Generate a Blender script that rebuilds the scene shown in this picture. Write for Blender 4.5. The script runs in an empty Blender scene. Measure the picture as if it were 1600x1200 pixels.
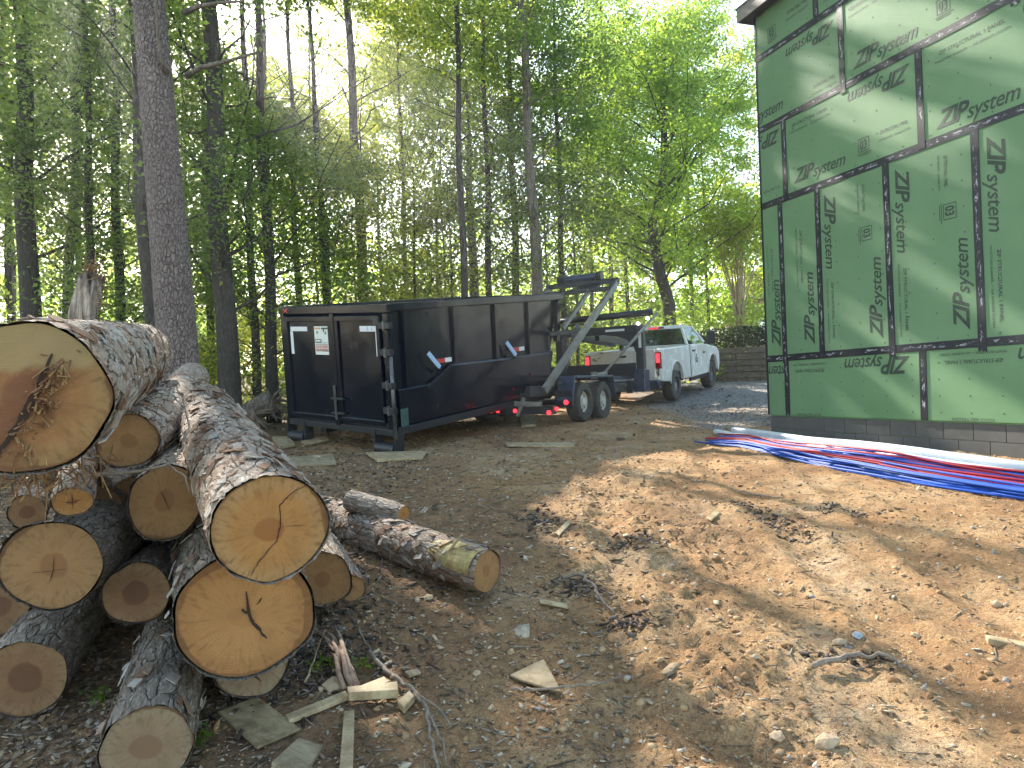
import bpy, math, random
import numpy as np
from math import sin, cos, tan, radians, pi, sqrt, atan2
from mathutils import Vector, Matrix, Quaternion

random.seed(7); RNG = np.random.default_rng(11)
scene = bpy.context.scene
COL = scene.collection

# ------------------------------------------------------------------ camera
CZ = 1.5; F = 1180.0
cam_d = bpy.data.cameras.new('camera'); cam = bpy.data.objects.new('camera', cam_d); COL.objects.link(cam)
cam_d.sensor_width = 36; cam_d.lens = 36*F/1600; cam_d.clip_start = .05; cam_d.clip_end = 2000
CM = Matrix.Rotation(pi/2+math.atan(6/F), 4, 'X') @ Matrix.Rotation(radians(-2.0), 4, 'Z')
cam.matrix_world = Matrix.Translation((0, 0, CZ)) @ CM
scene.camera = cam
CR = np.array(CM.to_3x3())
# ------------------------------------------------------------------ light
SUN_AZ, SUN_EL = 29.0, 33.5          # degrees left of straight ahead, elevation
S = np.array([-sin(radians(SUN_AZ))*cos(radians(SUN_EL)), cos(radians(SUN_AZ))*cos(radians(SUN_EL)), sin(radians(SUN_EL))])
world = bpy.data.worlds.new("World"); scene.world = world; world.use_nodes = True
wn = world.node_tree
sky = wn.nodes.new('ShaderNodeTexSky'); sky.sky_type = 'NISHITA'; sky.sun_disc = False
sky.sun_elevation = radians(SUN_EL); sky.sun_rotation = radians(-SUN_AZ); sky.air_density = 1.0; sky.dust_density = .9; sky.ozone_density = 1.0
bg = wn.nodes['Background']; bg.inputs['Strength'].default_value = 0.15
tint = wn.nodes.new('ShaderNodeMix'); tint.data_type = 'RGBA'; tint.blend_type = 'MULTIPLY'; tint.inputs[0].default_value = 1; tint.inputs[7].default_value = (1.0, .95, .81, 1)
wn.links.new(sky.outputs[0], tint.inputs[6]); wn.links.new(tint.outputs[2], bg.inputs['Color'])
sl = bpy.data.lights.new('sun', 'SUN'); sl.energy = 4.0; sl.angle = radians(.7); sl.color = (1, .93, .82)
so = bpy.data.objects.new('sun', sl); COL.objects.link(so)
so.rotation_euler = Vector(-S).to_track_quat('-Z', 'Y').to_euler()
scene.view_settings.view_transform = 'Standard'; scene.view_settings.look = 'None'
scene.view_settings.exposure = 2.3; scene.view_settings.gamma = 1; scene.view_settings.use_curve_mapping = False
scene.cycles.max_bounces = 8; scene.cycles.transparent_max_bounces = 12

# ------------------------------------------------------------------ numpy helpers
def ray(u, v): return CR @ np.array([(u-800)/F, (600-v)/F, -1.0])
def P(u, v, d):
    r = ray(u, v); p = r*(d/r[1]); return np.array([p[0], p[1], p[2]+CZ])
def vnoise(x, y, seed=0):
    x = np.asarray(x, float); y = np.asarray(y, float)
    xi = np.floor(x).astype(np.int64); yi = np.floor(y).astype(np.int64); fx = x-xi; fy = y-yi
    fx = fx*fx*(3-2*fx); fy = fy*fy*(3-2*fy)
    def h(a, b):
        n = (a*374761393 + b*668265263 + seed*974634777) & 0xffffffff
        n = ((n ^ (n >> 13))*1274126177) & 0xffffffff
        return ((n ^ (n >> 16)) & 0xffff)/65535.0
    return (h(xi, yi)*(1-fx)+h(xi+1, yi)*fx)*(1-fy)+(h(xi, yi+1)*(1-fx)+h(xi+1, yi+1)*fx)*fy
def fbm(x, y, o=4, seed=0):
    s = 0; a = .5
    for k in range(o):
        s = s+a*vnoise(x*2**k, y*2**k, seed+k); a *= .5
    return s
_ey = np.array([-60, -5, 0, 3, 4.5, 6.2, 8, 10, 12, 14.4, 17, 19.6, 22, 24, 30, 40, 80, 400.])
_ee = np.array([1.6, 1.5, 1.5, 1.38, 1.22, 1.06, .98, .95, .92, .69, .61, .55, .36, .14, -.2, -.6, -1.6, -5.])
_fy = np.linspace(-60, 400, 9200); _fe = np.interp(_fy, _ey, _ee)
_k = np.hanning(31); _k /= _k.sum(); _fe = np.convolve(np.pad(_fe, 15, 'edge'), _k, 'valid')
def sstep(a, b, x):
    t = np.clip((x-a)/(b-a), 0, 1); return t*t*(3-2*t)
def gz(x, y):
    """ground height without the small relief"""
    x = np.asarray(x, float); y = np.asarray(y, float)
    z = CZ-np.interp(y, _fy, _fe)
    z = z+.045*np.clip(-2.5-x, 0, 12)*sstep(8, 13, y)
    z = z+.10*(fbm(x*.35, y*.35, 3, 5)-.45)*sstep(2, 4, y)
    return z
def relief(x, y):
    near = 1-sstep(14, 30, y)
    rid = np.exp(-((x-(.75+.10*(y-3)))/.55)**2)*sstep(1.5, 2.5, y)*(1-sstep(7, 10, y))
    a = .055*(fbm(x*1.3, y*1.3, 3, 21)-.45)+.045*(fbm(x*5, y*5, 3, 31)-.45)*(1+1.6*rid)+.026*(fbm(x*17, y*17, 3, 41)-.45)*(1+1.8*rid)
    rut = 0
    for c0 in (.15, 1.75, 2.6, 4.1):
        d = x-(c0+.13*(y-3)+.25*np.sin(y*.35+c0)); rut = rut-.035*np.exp(-(d/.11)**2)+.022*np.exp(-((np.abs(d)-.2)/.07)**2)
    rut = rut*sstep(2, 3, y)*(1-sstep(10, 13, y))*(.4+1.2*fbm(x*.7, y*.7, 2, 61))
    return near*a+rid*.05+rut
def gh(x, y): return float(gz(x, y)+relief(np.array(x, float), np.array(y, float)))
def G(u, v):
    """point of the ground seen through a photo pixel"""
    r = ray(u, v); r = r/r[1]; lo, hi = .8, 60.
    for k in range(400):
        y = .8+k*.1
        if CZ+r[2]*y < gz(r[0]*y, y): hi = y; lo = y-.1; break
    for _ in range(20):
        m = (lo+hi)/2
        if CZ+r[2]*m < gz(r[0]*m, m): hi = m
        else: lo = m
    return np.array([r[0]*hi, hi, gh(r[0]*hi, hi)])
def w2px(p):
    q = (p-np.array([0, 0, CZ])) @ CR
    return 800+F*q[..., 0]/(-q[..., 2]), 600-F*q[..., 1]/(-q[..., 2]), -q[..., 2]

# ------------------------------------------------------------------ object helpers
OFF = {}
def tag(o, label=None, cat=None, group=None, kind=None):
    if label: o['label'] = label
    if cat: o['category'] = cat
    if group: o['group'] = group
    if kind: o['kind'] = kind
    return o
def thing(name, loc, label, cat, group=None):
    o = bpy.data.objects.new(name, None); COL.objects.link(o); o.location = tuple(loc); o.empty_display_size = .2
    OFF[o] = np.array(loc, float); return tag(o, label, cat, group)
def raw_mesh(name, V, faces):
    """faces: (M,k) int array or list of lists"""
    me = bpy.data.meshes.new(name)
    V = np.asarray(V, float)
    if isinstance(faces, np.ndarray):
        M_, k = faces.shape
        me.vertices.add(len(V)); me.vertices.foreach_set('co', V.ravel())
        me.loops.add(M_*k); me.loops.foreach_set('vertex_index', faces.ravel().astype(np.int32))
        me.polygons.add(M_); me.polygons.foreach_set('loop_start', np.arange(0, M_*k, k, dtype=np.int32))
        me.update(calc_edges=True)
    else:
        me.from_pydata([tuple(v) for v in V], [], faces)
    return me
def obj(name, me, mat=None, parent=None, smooth=False):
    o = bpy.data.objects.new(name, me); COL.objects.link(o)
    if mat is not None and len(me.materials) == 0: me.materials.append(mat)
    if smooth: me.polygons.foreach_set('use_smooth', np.ones(len(me.polygons), bool))
    if parent is not None: o.parent = parent
    OFF[o] = OFF.get(parent, np.zeros(3)) if parent is not None else np.zeros(3)
    return o
def bevel(o, w=.01, seg=2):
    m = o.modifiers.new('bevel', 'BEVEL'); m.width = w; m.segments = seg; m.limit_method = 'ANGLE'; m.angle_limit = radians(40)
    return o
class MB:
    def __init__(s, T=None): s.v = []; s.f = []; s.T = T
    def add(s, v, f):
        b = len(s.v)
        for p in v:
            p = Vector(tuple(p))
            s.v.append(tuple(s.T @ p) if s.T is not None else tuple(p))
        s.f += [[i+b for i in q] for q in f]; return s
    def box(s, a, b, shift=(0, 0, 0)):
        (x0, y0, z0), (x1, y1, z1) = a, b
        x0, x1 = sorted((x0, x1)); y0, y1 = sorted((y0, y1)); z0, z1 = sorted((z0, z1))
        v = [(x0, y0, z0), (x1, y0, z0), (x1, y1, z0), (x0, y1, z0), (x0, y0, z1), (x1, y0, z1), (x1, y1, z1), (x0, y1, z1)]
        return s.add(v, [[0, 3, 2, 1], [4, 5, 6, 7], [0, 1, 5, 4], [1, 2, 6, 5], [2, 3, 7, 6], [3, 0, 4, 7]])
    def bar(s, a, b, w, h, up=(0, 0, 1)):
        a = Vector(tuple(a)); b = Vector(tuple(b)); d = (b-a).normalized(); up = Vector(up)
        x = d.cross(up); x = x.normalized() if x.length > 1e-4 else Vector((1, 0, 0)); y = x.cross(d).normalized()
        v = []
        for p in (a, b):
            for sx, sy in ((-1, -1), (1, -1), (1, 1), (-1, 1)): v.append(p+x*sx*w/2+y*sy*h/2)
        return s.add(v, [[0, 3, 2, 1], [4, 5, 6, 7], [0, 1, 5, 4], [1, 2, 6, 5], [2, 3, 7, 6], [3, 0, 4, 7]])
    def tube(s, pts, rad, n=10, cap=True):
        pts = [Vector(tuple(p)) for p in pts]; m = len(pts)
        if not hasattr(rad, '__len__'): rad = [rad]*m
        ref = Vector((0, 0, 1)); d0 = (pts[-1]-pts[0]).normalized()
        if abs(d0.dot(ref)) > .9: ref = Vector((1, 0, 0))
        v = []; f = []
        for i, p in enumerate(pts):
            d = (pts[min(i+1, m-1)]-pts[max(i-1, 0)]).normalized()
            x = d.cross(ref).normalized(); y = x.cross(d)
            for k in range(n):
                a = 2*pi*k/n; v.append(p+(x*cos(a)+y*sin(a))*rad[i])
        for i in range(m-1):
            for k in range(n):
                k2 = (k+1) % n; f.append([i*n+k, i*n+k2, (i+1)*n+k2, (i+1)*n+k])
        if cap: f.append(list(range(n))[::-1]); f.append([(m-1)*n+k for k in range(n)])
        return s.add(v, f)
    def prism(s, poly, axis, a, b):
        """poly: 2D points (ccw) in the two other axes, extruded from a to b along axis"""
        v = []
        for t in (a, b):
            for p in poly:
                v.append({'y': (p[0], t, p[1]), 'x': (t, p[0], p[1]), 'z': (p[0], p[1], t)}[axis])
        n = len(poly); f = [list(range(n)), [n+k for k in range(n)][::-1]]
        for k in range(n):
            k2 = (k+1) % n; f.append([k2, k, n+k, n+k2])
        return s.add(v, f)
    def build(s, name, mat, parent=None, smooth=False, bev=0, seg=2):
        off = OFF.get(parent, np.zeros(3)) if parent is not None else np.zeros(3)
        me = raw_mesh(name, np.array(s.v)-off, s.f)
        import bmesh
        bm = bmesh.new(); bm.from_mesh(me); bmesh.ops.recalc_face_normals(bm, faces=bm.faces); bm.to_mesh(me); bm.free()
        o = obj(name, me, mat, parent, smooth)
        if bev: bevel(o, bev, seg)
        return o
def smooth_angle(o, deg=35):
    me = o.data; me.polygons.foreach_set('use_smooth', np.ones(len(me.polygons), bool))
    try: me.set_sharp_from_angle(angle=radians(deg))
    except Exception: pass
    return o

# ------------------------------------------------------------------ node helpers
class NT:
    def __init__(s, name, disp=False):
        s.m = bpy.data.materials.new(name); s.m.use_nodes = True; s.t = s.m.node_tree; s.t.nodes.clear()
        s.out = s.t.nodes.new('ShaderNodeOutputMaterial')
        if disp: s.m.displacement_method = 'BOTH'
    def n(s, typ, props=None, **ins):
        nd = s.t.nodes.new('ShaderNode'+typ)
        for k, v in (props or {}).items(): setattr(nd, k, v)
        for k, v in ins.items():
            k2 = {'Base': 'Base Color'}.get(k, k.replace('_', ' '))
            sock = nd.inputs[int(k[1:])] if (k[0] == 'i' and k[1:].isdigit()) else nd.inputs[k2]
            if hasattr(v, 'is_output'): s.t.links.new(v, sock)
            else:
                if sock.type == 'RGBA' and len(v) == 3: v = tuple(v)+(1,)
                sock.default_value = v
        return nd
    def obj(s): return s.n('TexCoord').outputs['Object']
    def mapping(s, v, scale): return s.n('Mapping', None, Vector=v, Scale=scale).outputs[0]
    def noise(s, v, scale, detail=4, rough=.55, dist=0.):
        return s.n('TexNoise', None, Vector=v, Scale=scale, Detail=detail, Roughness=rough, Distortion=dist).outputs[0]
    def math(s, op, a, b=0., c=None, clamp=False):
        k = dict(i0=a, i1=b)
        if c is not None: k['i2'] = c
        return s.n('Math', {'operation': op, 'use_clamp': clamp}, **k).outputs[0]
    def ramp(s, f, stops, interp='LINEAR'):
        nd = s.n('ValToRGB', None, Fac=f); r = nd.color_ramp; r.interpolation = interp
        while len(r.elements) < len(stops): r.elements.new(.5)
        for e, (p, c) in zip(r.elements, stops):
            e.position = p; e.color = (c, c, c, 1) if not hasattr(c, '__len__') else (tuple(c)+(1,) if len(c) == 3 else c)
        return nd.outputs[0]
    def mix(s, f, a, b, mode='MIX'):
        nd = s.n('Mix', {'data_type': 'RGBA', 'blend_type': mode})
        for sock, v in ((nd.inputs[0], f), (nd.inputs[6], a), (nd.inputs[7], b)):
            if hasattr(v, 'is_output'): s.t.links.new(v, sock)
            else: sock.default_value = v if not hasattr(v, '__len__') else (tuple(v)+(1,) if len(v) == 3 else v)
        return nd.outputs[2]
    def bump(s, h, strength=.5, dist=.01): return s.n('Bump', None, Height=h, Strength=strength, Distance=dist).outputs[0]
    def princ(s, color, rough=.8, normal=None, metallic=0., spec=.5, **kw):
        nd = s.n('BsdfPrincipled', None, Base=color, Roughness=rough, Metallic=metallic)
        nd.inputs['Specular IOR Level'].default_value = spec
        if normal is not None: s.t.links.new(normal, nd.inputs['Normal'])
        for k, v in kw.items():
            nd.inputs[k.replace('_', ' ')].default_value = v
        return nd.outputs[0]
    def done(s, surf, disp=None):
        s.t.links.new(surf, s.out.inputs['Surface'])
        if disp is not None: s.t.links.new(disp, s.out.inputs['Displacement'])
        return s.m
def simple(name, c, rough=.6, var=.25, scale=8., bump=.15, metallic=0., c2=None, spec=.5, bdist=.004, **kw):
    t = NT(name); o = t.obj(); n1 = t.noise(o, scale, 6, .65)
    c2 = c2 or tuple(x*(1-var) for x in c)
    col = t.mix(t.ramp(n1, [(.35, 0), (.65, 1)]), c2, c)
    nb = t.bump(t.noise(o, scale*6, 4), bump, bdist)
    r = t.math('MULTIPLY_ADD', n1, .3, rough-.15, clamp=True)
    return t.done(t.princ(col, r, nb, metallic, spec, **kw))

# ------------------------------------------------------------------ materials
def m_bark(name, light, mid, crack, scale=13, disp=.016, stretch=.42, extra=None, both=True, edge=.09, full=False):
    t = NT(name, both); o = t.obj()
    dn = t.n('TexNoise', None, Vector=o, Scale=9., Detail=3.).outputs[1]
    v = t.n('VectorMath', {'operation': 'MULTIPLY_ADD'}, i0=dn, i1=(.05, .05, .12), i2=o).outputs[0]
    v = t.mapping(v, (1, 1, stretch))
    e = t.n('TexVoronoi', {'feature': 'DISTANCE_TO_EDGE'}, Vector=v, Scale=float(scale)).outputs[0]
    cell = t.n('TexVoronoi', {'feature': 'F1'}, Vector=v, Scale=float(scale))
    er = t.math('MULTIPLY_ADD', t.noise(o, 45, 4, .7), .16, t.math('SUBTRACT', e, .08)); cr0 = t.ramp(er, [(0, 0), (edge, .75), (.3, 1)])
    msk = t.ramp(t.noise(o, 7., 4, .65), [(.3, .75 if full else .15), (.60, 1)])
    cr = t.math('SUBTRACT', 1., t.math('MULTIPLY', t.math('SUBTRACT', 1., cr0), msk))
    v3 = t.mapping(v, (1, 1, .8)); fl = t.n('TexVoronoi', {'feature': 'F1', 'distance': 'MANHATTAN'}, Vector=v3, Scale=float(scale)*2.7)
    sep2 = t.n('SeparateColor', None, Color=fl.outputs[1]).outputs[0]; fe = t.ramp(fl.outputs[0], [(.35, 1), (.75, 0)])
    fine = t.noise(t.mapping(o, (1, 1, .35)), 60, 5, .7)
    sep = t.n('SeparateColor', None, Color=cell.outputs[1]).outputs[0]
    big = t.noise(o, 3.5, 3)
    pl = t.mix(t.math('ADD', t.math('MULTIPLY', sep, .6), t.math('MULTIPLY_ADD', big, 1.4, -.5), clamp=True), mid, light)
    if extra:
        pl = t.mix(t.ramp(t.noise(o, 5.5, 4, .6), [(.54, 0), (.62, 1)]), pl, extra)
    pl = t.mix(t.math('MULTIPLY', sep2, .55), pl, tuple(c*.62 for c in mid))
    pl = t.mix(t.ramp(fine, [(.45, 0), (.75, .6)]), pl, tuple(min(1, c*1.45) for c in light))
    pl = t.mix(t.math('MULTIPLY', t.math('SUBTRACT', 1., fe), .45), pl, crack)
    col = t.mix(t.ramp(cr, [(0, 0), (.7, 1)]), crack, pl)
    h = t.math('ADD', t.math('MULTIPLY', cr, t.math('MULTIPLY_ADD', sep, .6, .5)), t.math('ADD', t.math('MULTIPLY', fine, .35), t.math('MULTIPLY', t.math('ADD', fe, sep2), .22)))
    nb = t.bump(h, .9, disp)
    d = t.n('Displacement', None, Height=h, Midlevel=.8, Scale=disp).outputs[0] if both else None
    return t.done(t.princ(col, .9, nb, 0, .2), d)
def m_cut(name, outer, mid, core, corer, rings=60, stain=(.10, .05, .02), barky=(.10, .05, .025), saw=.25, rim=.955, blotch=.45, scar=False):
    t = NT(name); uv = t.n('TexCoord').outputs['UV']
    dn = t.n('TexNoise', None, Vector=uv, Scale=1.6, Detail=2.).outputs[1]
    v = t.n('VectorMath', {'operation': 'MULTIPLY_ADD'}, i0=dn, i1=(.22, .22, 0), i2=uv).outputs[0]
    c = t.n('VectorMath', {'operation': 'SUBTRACT'}, i0=v, i1=(.14, .08, .0)).outputs[0]
    r = t.n('VectorMath', {'operation': 'LENGTH'}, i0=c).outputs['Value']
    n0 = t.noise(uv, 2.2, 4, .6)
    r2 = t.math('ADD', r, t.math('MULTIPLY_ADD', n0, .18, -.09))
    col = t.ramp(r2, [(0, core), (corer*.85, core), (corer, mid), (.62, mid), (.86*rim/.955, outer), (rim, outer), (min(.99, rim+.03), barky)])
    ring = t.math('SINE', t.math('MULTIPLY', r, float(rings)*3.0))
    rr = t.ramp(t.noise(uv, 3.5, 3), [(.35, .1), (.7, .34)])
    col = t.mix(t.math('MULTIPLY', rr, t.math('MULTIPLY_ADD', ring, .5, .5)), col, tuple(x*.55 for x in mid))
    # radial drying marks and soot coloured stains
    ang = t.n('Gradient' if False else 'TexGradient', {'gradient_type': 'RADIAL'}, Vector=c).outputs[0]
    cmb = t.n('CombineXYZ', None, X=t.math('MULTIPLY', ang, 40.), Y=t.math('MULTIPLY', r, 2.2)).outputs[0]
    rad = t.noise(cmb, 1.6, 4, .6)
    m1 = t.math('MULTIPLY', t.ramp(rad, [(.50, 0), (.70, 1)]), t.ramp(r2, [(.2, .15), (.85, .75)]))
    col = t.mix(m1, col, stain)
    blot = t.ramp(t.noise(uv, 1.7, 6, .65), [(.38, blotch), (.56, 0)]); spk = t.math('MULTIPLY', t.ramp(t.noise(uv, 13, 5, .75), [(.56, 0), (.68, .7)]), t.ramp(r2, [(.45, .1), (.9, .8)]))
    col = t.mix(blot, col, tuple(x*.6 for x in mid))
    col = t.mix(spk, col, stain)
    if scar:
        sp = t.n('SeparateXYZ', None, Vector=uv).outputs; ln = t.math('ABSOLUTE', t.math('ADD', t.math('MULTIPLY_ADD', sp[0], .62, t.math('MULTIPLY', sp[1], .45)), t.math('MULTIPLY_ADD', t.noise(uv, 2.6, 6, .7), .9, -.45)))
        col = t.mix(t.ramp(ln, [(.05, .92), (.22, .35), (.42, 0)]), col, (.15, .06, .03))
        col = t.mix(t.ramp(t.math('ADD', sp[1], t.math('MULTIPLY', t.noise(uv, 1.5, 3), .5)), [(.0, .0), (.05, .0)]), col, (.3, .27, .12))
        col = t.mix(t.math('MULTIPLY', t.ramp(t.math('SUBTRACT', t.math('MULTIPLY', sp[1], -1.), t.math('MULTIPLY_ADD', t.noise(uv, 1.5, 3), .6, -.05)), [(.0, 0), (.12, .75)]), .8), col, (.31, .25, .12))
    sw = t.noise(t.mapping(uv, (3, 70, 1)), 1.0, 3, .6)
    col = t.mix(t.ramp(sw, [(.3, saw), (.6, 0)]), col, tuple(x*.7 for x in mid))
    nb = t.bump(t.math('ADD', t.math('MULTIPLY', sw, .8), t.math('MULTIPLY', rad, .5)), .35, .004)
    return t.done(t.princ(col, .75, nb, 0, .25))
def m_leaf(name, c, trans, tmix=.5, rough=.45):
    t = NT(name); g = t.n('NewGeometry').outputs['Random Per Island']
    lo = tuple(x*.55 for x in c); hi = (min(1, c[0]*1.6), c[1]*1.35, c[2]*1.1)
    col = t.ramp(g, [(0, lo), (.55, c), (1, hi)])
    tc = t.ramp(g, [(0, tuple(x*.6 for x in trans)), (.5, trans), (1, (min(1, trans[0]*1.5), trans[1]*1.25, trans[2]))])
    d = t.princ(col, rough, None, 0, .4)
    tr = t.n('BsdfTranslucent', None, Color=tc).outputs[0]
    mx = t.n('MixShader', None, Fac=tmix); t.t.links.new(d, mx.inputs[1]); t.t.links.new(tr, mx.inputs[2])
    return t.done(mx.outputs[0])
def m_wood(name, c, c2, scale=30., axis=(.06, 1, 1), rough=.7):
    t = NT(name); o = t.obj(); v = t.mapping(o, axis)
    n1 = t.noise(v, scale, 5, .65, .8)
    col = t.mix(t.ramp(n1, [(.35, 0), (.6, 1)]), c2, c)
    col = t.mix(t.ramp(t.noise(o, 7, 6, .7), [(.46, 0), (.66, .75)]), col, (c2[0]*.5, c2[1]*.42, c2[2]*.36))
    return t.done(t.princ(col, rough, t.bump(n1, .4, .003), 0, .3))
def m_random(name, stops, rough=.9, scale=40., bump=.3):
    t = NT(name); g = t.n('NewGeometry').outputs['Random Per Island']
    col = t.ramp(g, stops); o = t.obj(); n1 = t.noise(o, scale, 3)
    col = t.mix(t.ramp(n1, [(.3, .45), (.7, 0)]), col, (.03, .022, .015))
    return t.done(t.princ(col, rough, t.bump(n1, bump, .004), 0, .25))

BARK_PINE = m_bark('pine_bark_light', (.52, .46, .39), (.34, .25, .18), (.12, .075, .05), 17, .010, .33, extra=(.30, .15, .08), edge=.05)
BARK_GREY = m_bark('grey_bark', (.34, .30, .25), (.20, .155, .12), (.07, .05, .036), 21, .009, .28, edge=.05)
BARK_STAND = m_bark('standing_pine_bark', (.33, .28, .26), (.24, .185, .17), (.075, .052, .045), 27, .010, .5, both=True, edge=.13, full=True)
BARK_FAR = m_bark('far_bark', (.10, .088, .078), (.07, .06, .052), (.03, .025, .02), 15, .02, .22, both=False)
BARK_PALE = m_bark('pale_bark', (.28, .24, .20), (.19, .16, .13), (.08, .065, .05), 15, .015, .3, both=False)
CUT_ORANGE = m_cut('fresh_cut_orange', (.36, .21, .09), (.37, .175, .055), (.27, .10, .03), .26)
CUT_PLAIN = m_cut('fresh_cut_plain', (.36, .17, .06), (.45, .235, .085), (.42, .21, .075), .2, 50, saw=.12)
CUT_RIM = m_cut('dark_rimmed_cut', (.33, .155, .055), (.39, .195, .07), (.35, .165, .06), .2, 50, saw=.15, rim=.86, barky=(.17, .075, .03))
CUT_TORN = m_cut('stained_torn_cut', (.27, .16, .065), (.31, .15, .055), (.19, .08, .04), .3, 60, rim=.93, blotch=.85, scar=True)
CUT_HEART = m_cut('heart_ring_cut', (.25, .155, .08), (.22, .12, .06), (.12, .055, .03), .42)
CUT_TAN = m_cut('tan_cut', (.28, .16, .07), (.31, .165, .07), (.24, .11, .045), .3, 44)
CUT_GREY = m_cut('weathered_cut', (.28, .205, .13), (.26, .17, .10), (.20, .11, .06), .35, 50, saw=.35)
WOOD_TORN = m_random('torn_wood', [(0, (.16, .065, .03)), (.6, (.26, .13, .055)), (1, (.42, .27, .13))])
WOOD_SNAG = m_wood('weathered_wood', (.40, .33, .27), (.10, .065, .045), 26, (1, 1, .10), .9)
WOOD_YEL = m_wood('bare_yellow_wood', (.50, .40, .17), (.36, .25, .10), 30, (1, 1, .1))
LUMBER = m_wood('pine_lumber', (.47, .37, .22), (.34, .25, .14), 26, (.08, 1, 1))
LUMBER_G = m_wood('grey_green_lumber', (.37, .30, .185), (.23, .175, .105), 26, (.08, 1, 1))
PLY = m_wood('plywood', (.37, .285, .16), (.21, .155, .085), 14, (.35, 1, 1))
CRACK = simple('dark_crack', (.035, .018, .01), .9)
TWIG = simple('twig', (.26, .21, .165), .9, c2=(.13, .10, .075), scale=25)

BLACK = None
def m_paint():
    t = NT('black_gloss_paint'); o = t.obj()
    n1 = t.noise(o, 1.7, 6, .65); n2 = t.noise(t.mapping(o, (1, 1, .25)), 7, 6, .7)
    col = t.mix(t.ramp(n1, [(.45, 0), (.75, .5)]), (.004, .006, .013), (.010, .011, .016))
    col = t.mix(t.ramp(n2, [(.62, 0), (.74, .45)]), col, (.075, .06, .045))
    rg = t.ramp(n1, [(.3, .10), (.7, .28)])
    nb = t.bump(t.noise(o, 1.1, 2), .25, .08)
    return t.done(t.princ(col, rg, nb, 0, .4))
BLACK = m_paint()
BLACKM = simple('black_matt_paint', (.016, .017, .022), .45, scale=5, bump=.1)
STEEL = simple('worn_steel', (.17, .175, .18), .4, .5, 6, .2, .6, c2=(.07, .065, .06))
STEELP = simple('pale_worn_steel', (.30, .28, .25), .5, .4, 9, .2, .3, c2=(.14, .12, .10))
FENDER = simple('blue_grey_fender', (.045, .06, .10), .3, .3, 4, .05, .2)
RUBBER = simple('tyre_rubber', (.035, .034, .033), .85, .3, 12, .4, c2=(.075, .065, .055))
RIM = simple('wheel_rim', (.62, .60, .54), .45, .3, 10, .1, .1)
ALLOY = simple('alloy_rim', (.50, .50, .51), .3, .3, 10, .1, .8)
WHITEP = simple('white_truck_paint', (.74, .75, .75), .25, .10, 2.2, .03, c2=(.62, .60, .56))
REFL = simple('white_reflective_tape', (.72, .73, .74), .4, .1, 30, .05)
REFR = simple('red_reflective_tape', (.55, .035, .03), .4, .2, 30, .05)
REFB = simple('pale_blue_tape', (.38, .52, .78), .4, .1, 30, .05)
def m_glow(name, c, s):
    t = NT(name); return t.done(t.princ(c, .3, None, 0, .5, Emission_Color=tuple(c)+(1,), Emission_Strength=s))
RED_L = m_glow('lit_red_lens', (.8, .02, .03), 1.1)
RED_D = simple('dark_red_lens', (.25, .01, .012), .2, .1)
WHITE_L = m_glow('lit_white_lamp', (.9, .95, 1), 2.0)
def m_glass():
    t = NT('tinted_glass'); gl = t.n('BsdfGlossy', None, Color=(.9, .95, 1, 1), Roughness=.03).outputs[0]
    tr = t.n('BsdfTransparent', None, Color=(.30, .38, .36, 1)).outputs[0]
    mx = t.n('MixShader', None, Fac=.22); t.t.links.new(tr, mx.inputs[1]); t.t.links.new(gl, mx.inputs[2]); return t.done(mx.outputs[0])
GLASS = m_glass()
PVC = simple('white_pvc', (.56, .60, .64), .4, .12, 6, .02)
PBLUE = simple('blue_tube', (.02, .09, .46), .5, .3, 12, .02, spec=.22)
PRED = simple('red_tube', (.46, .02, .04), .5, .3, 12, .02, spec=.22)
PPALE = simple('pale_blue_tube', (.20, .32, .58), .5, .3, 12, .02, spec=.22)
PINKWALL = simple('pale_pink_wall', (.55, .40, .33), .9, .1)
ROOFM = simple('brown_shingle', (.12, .09, .08), .9)
def m_zip():
    t = NT('green_sheathing'); o = t.obj(); n1 = t.noise(o, .9, 5, .6); n2 = t.noise(o, 90, 3, .7); n3 = t.noise(t.mapping(o, (1, 1, .2)), 5, 5, .7)
    col = t.mix(t.ramp(n1, [(.3, 0), (.7, 1)]), (.118, .230, .108), (.150, .270, .135))
    col = t.mix(t.ramp(n3, [(.55, 0), (.8, .25)]), col, (.20, .29, .18))
    rd = t.n('ObjectInfo').outputs['Random']
    col = t.mix(t.math('MULTIPLY', rd, .25), col, (.15, .225, .15))
    return t.done(t.princ(col, .62, t.bump(n2, .25, .0015), 0, .35))
ZIP = m_zip()
INK = simple('dark_green_ink', (.022, .040, .028), .55, .35, 30, .1, c2=(.04, .062, .045))
INKP = simple('grey_print_ink', (.045, .06, .05), .55, .3, 40, .1)
def m_tape():
    t = NT('black_seam_tape'); uv = t.n('TexCoord').outputs['UV']
    n1 = t.noise(t.mapping(uv, (9, 26, 1)), 1., 5, .75, .6); n0 = t.noise(t.mapping(uv, (2.4, .0, 1)), 1., 1)
    m = t.math('MULTIPLY', t.ramp(n1, [(.53, 0), (.60, 1)]), t.ramp(n0, [(.42, 0), (.48, .9)]))
    band = t.math('COMPARE', t.n('SeparateXYZ', None, Vector=uv).outputs[1], 0., .022)
    col = t.mix(t.math('MULTIPLY', m, band), (.016, .017, .024), (.50, .50, .56))
    return t.done(t.princ(col, .42, t.bump(t.noise(uv, 30, 3), .3, .003), 0, .5))
TAPE = m_tape()
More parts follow.
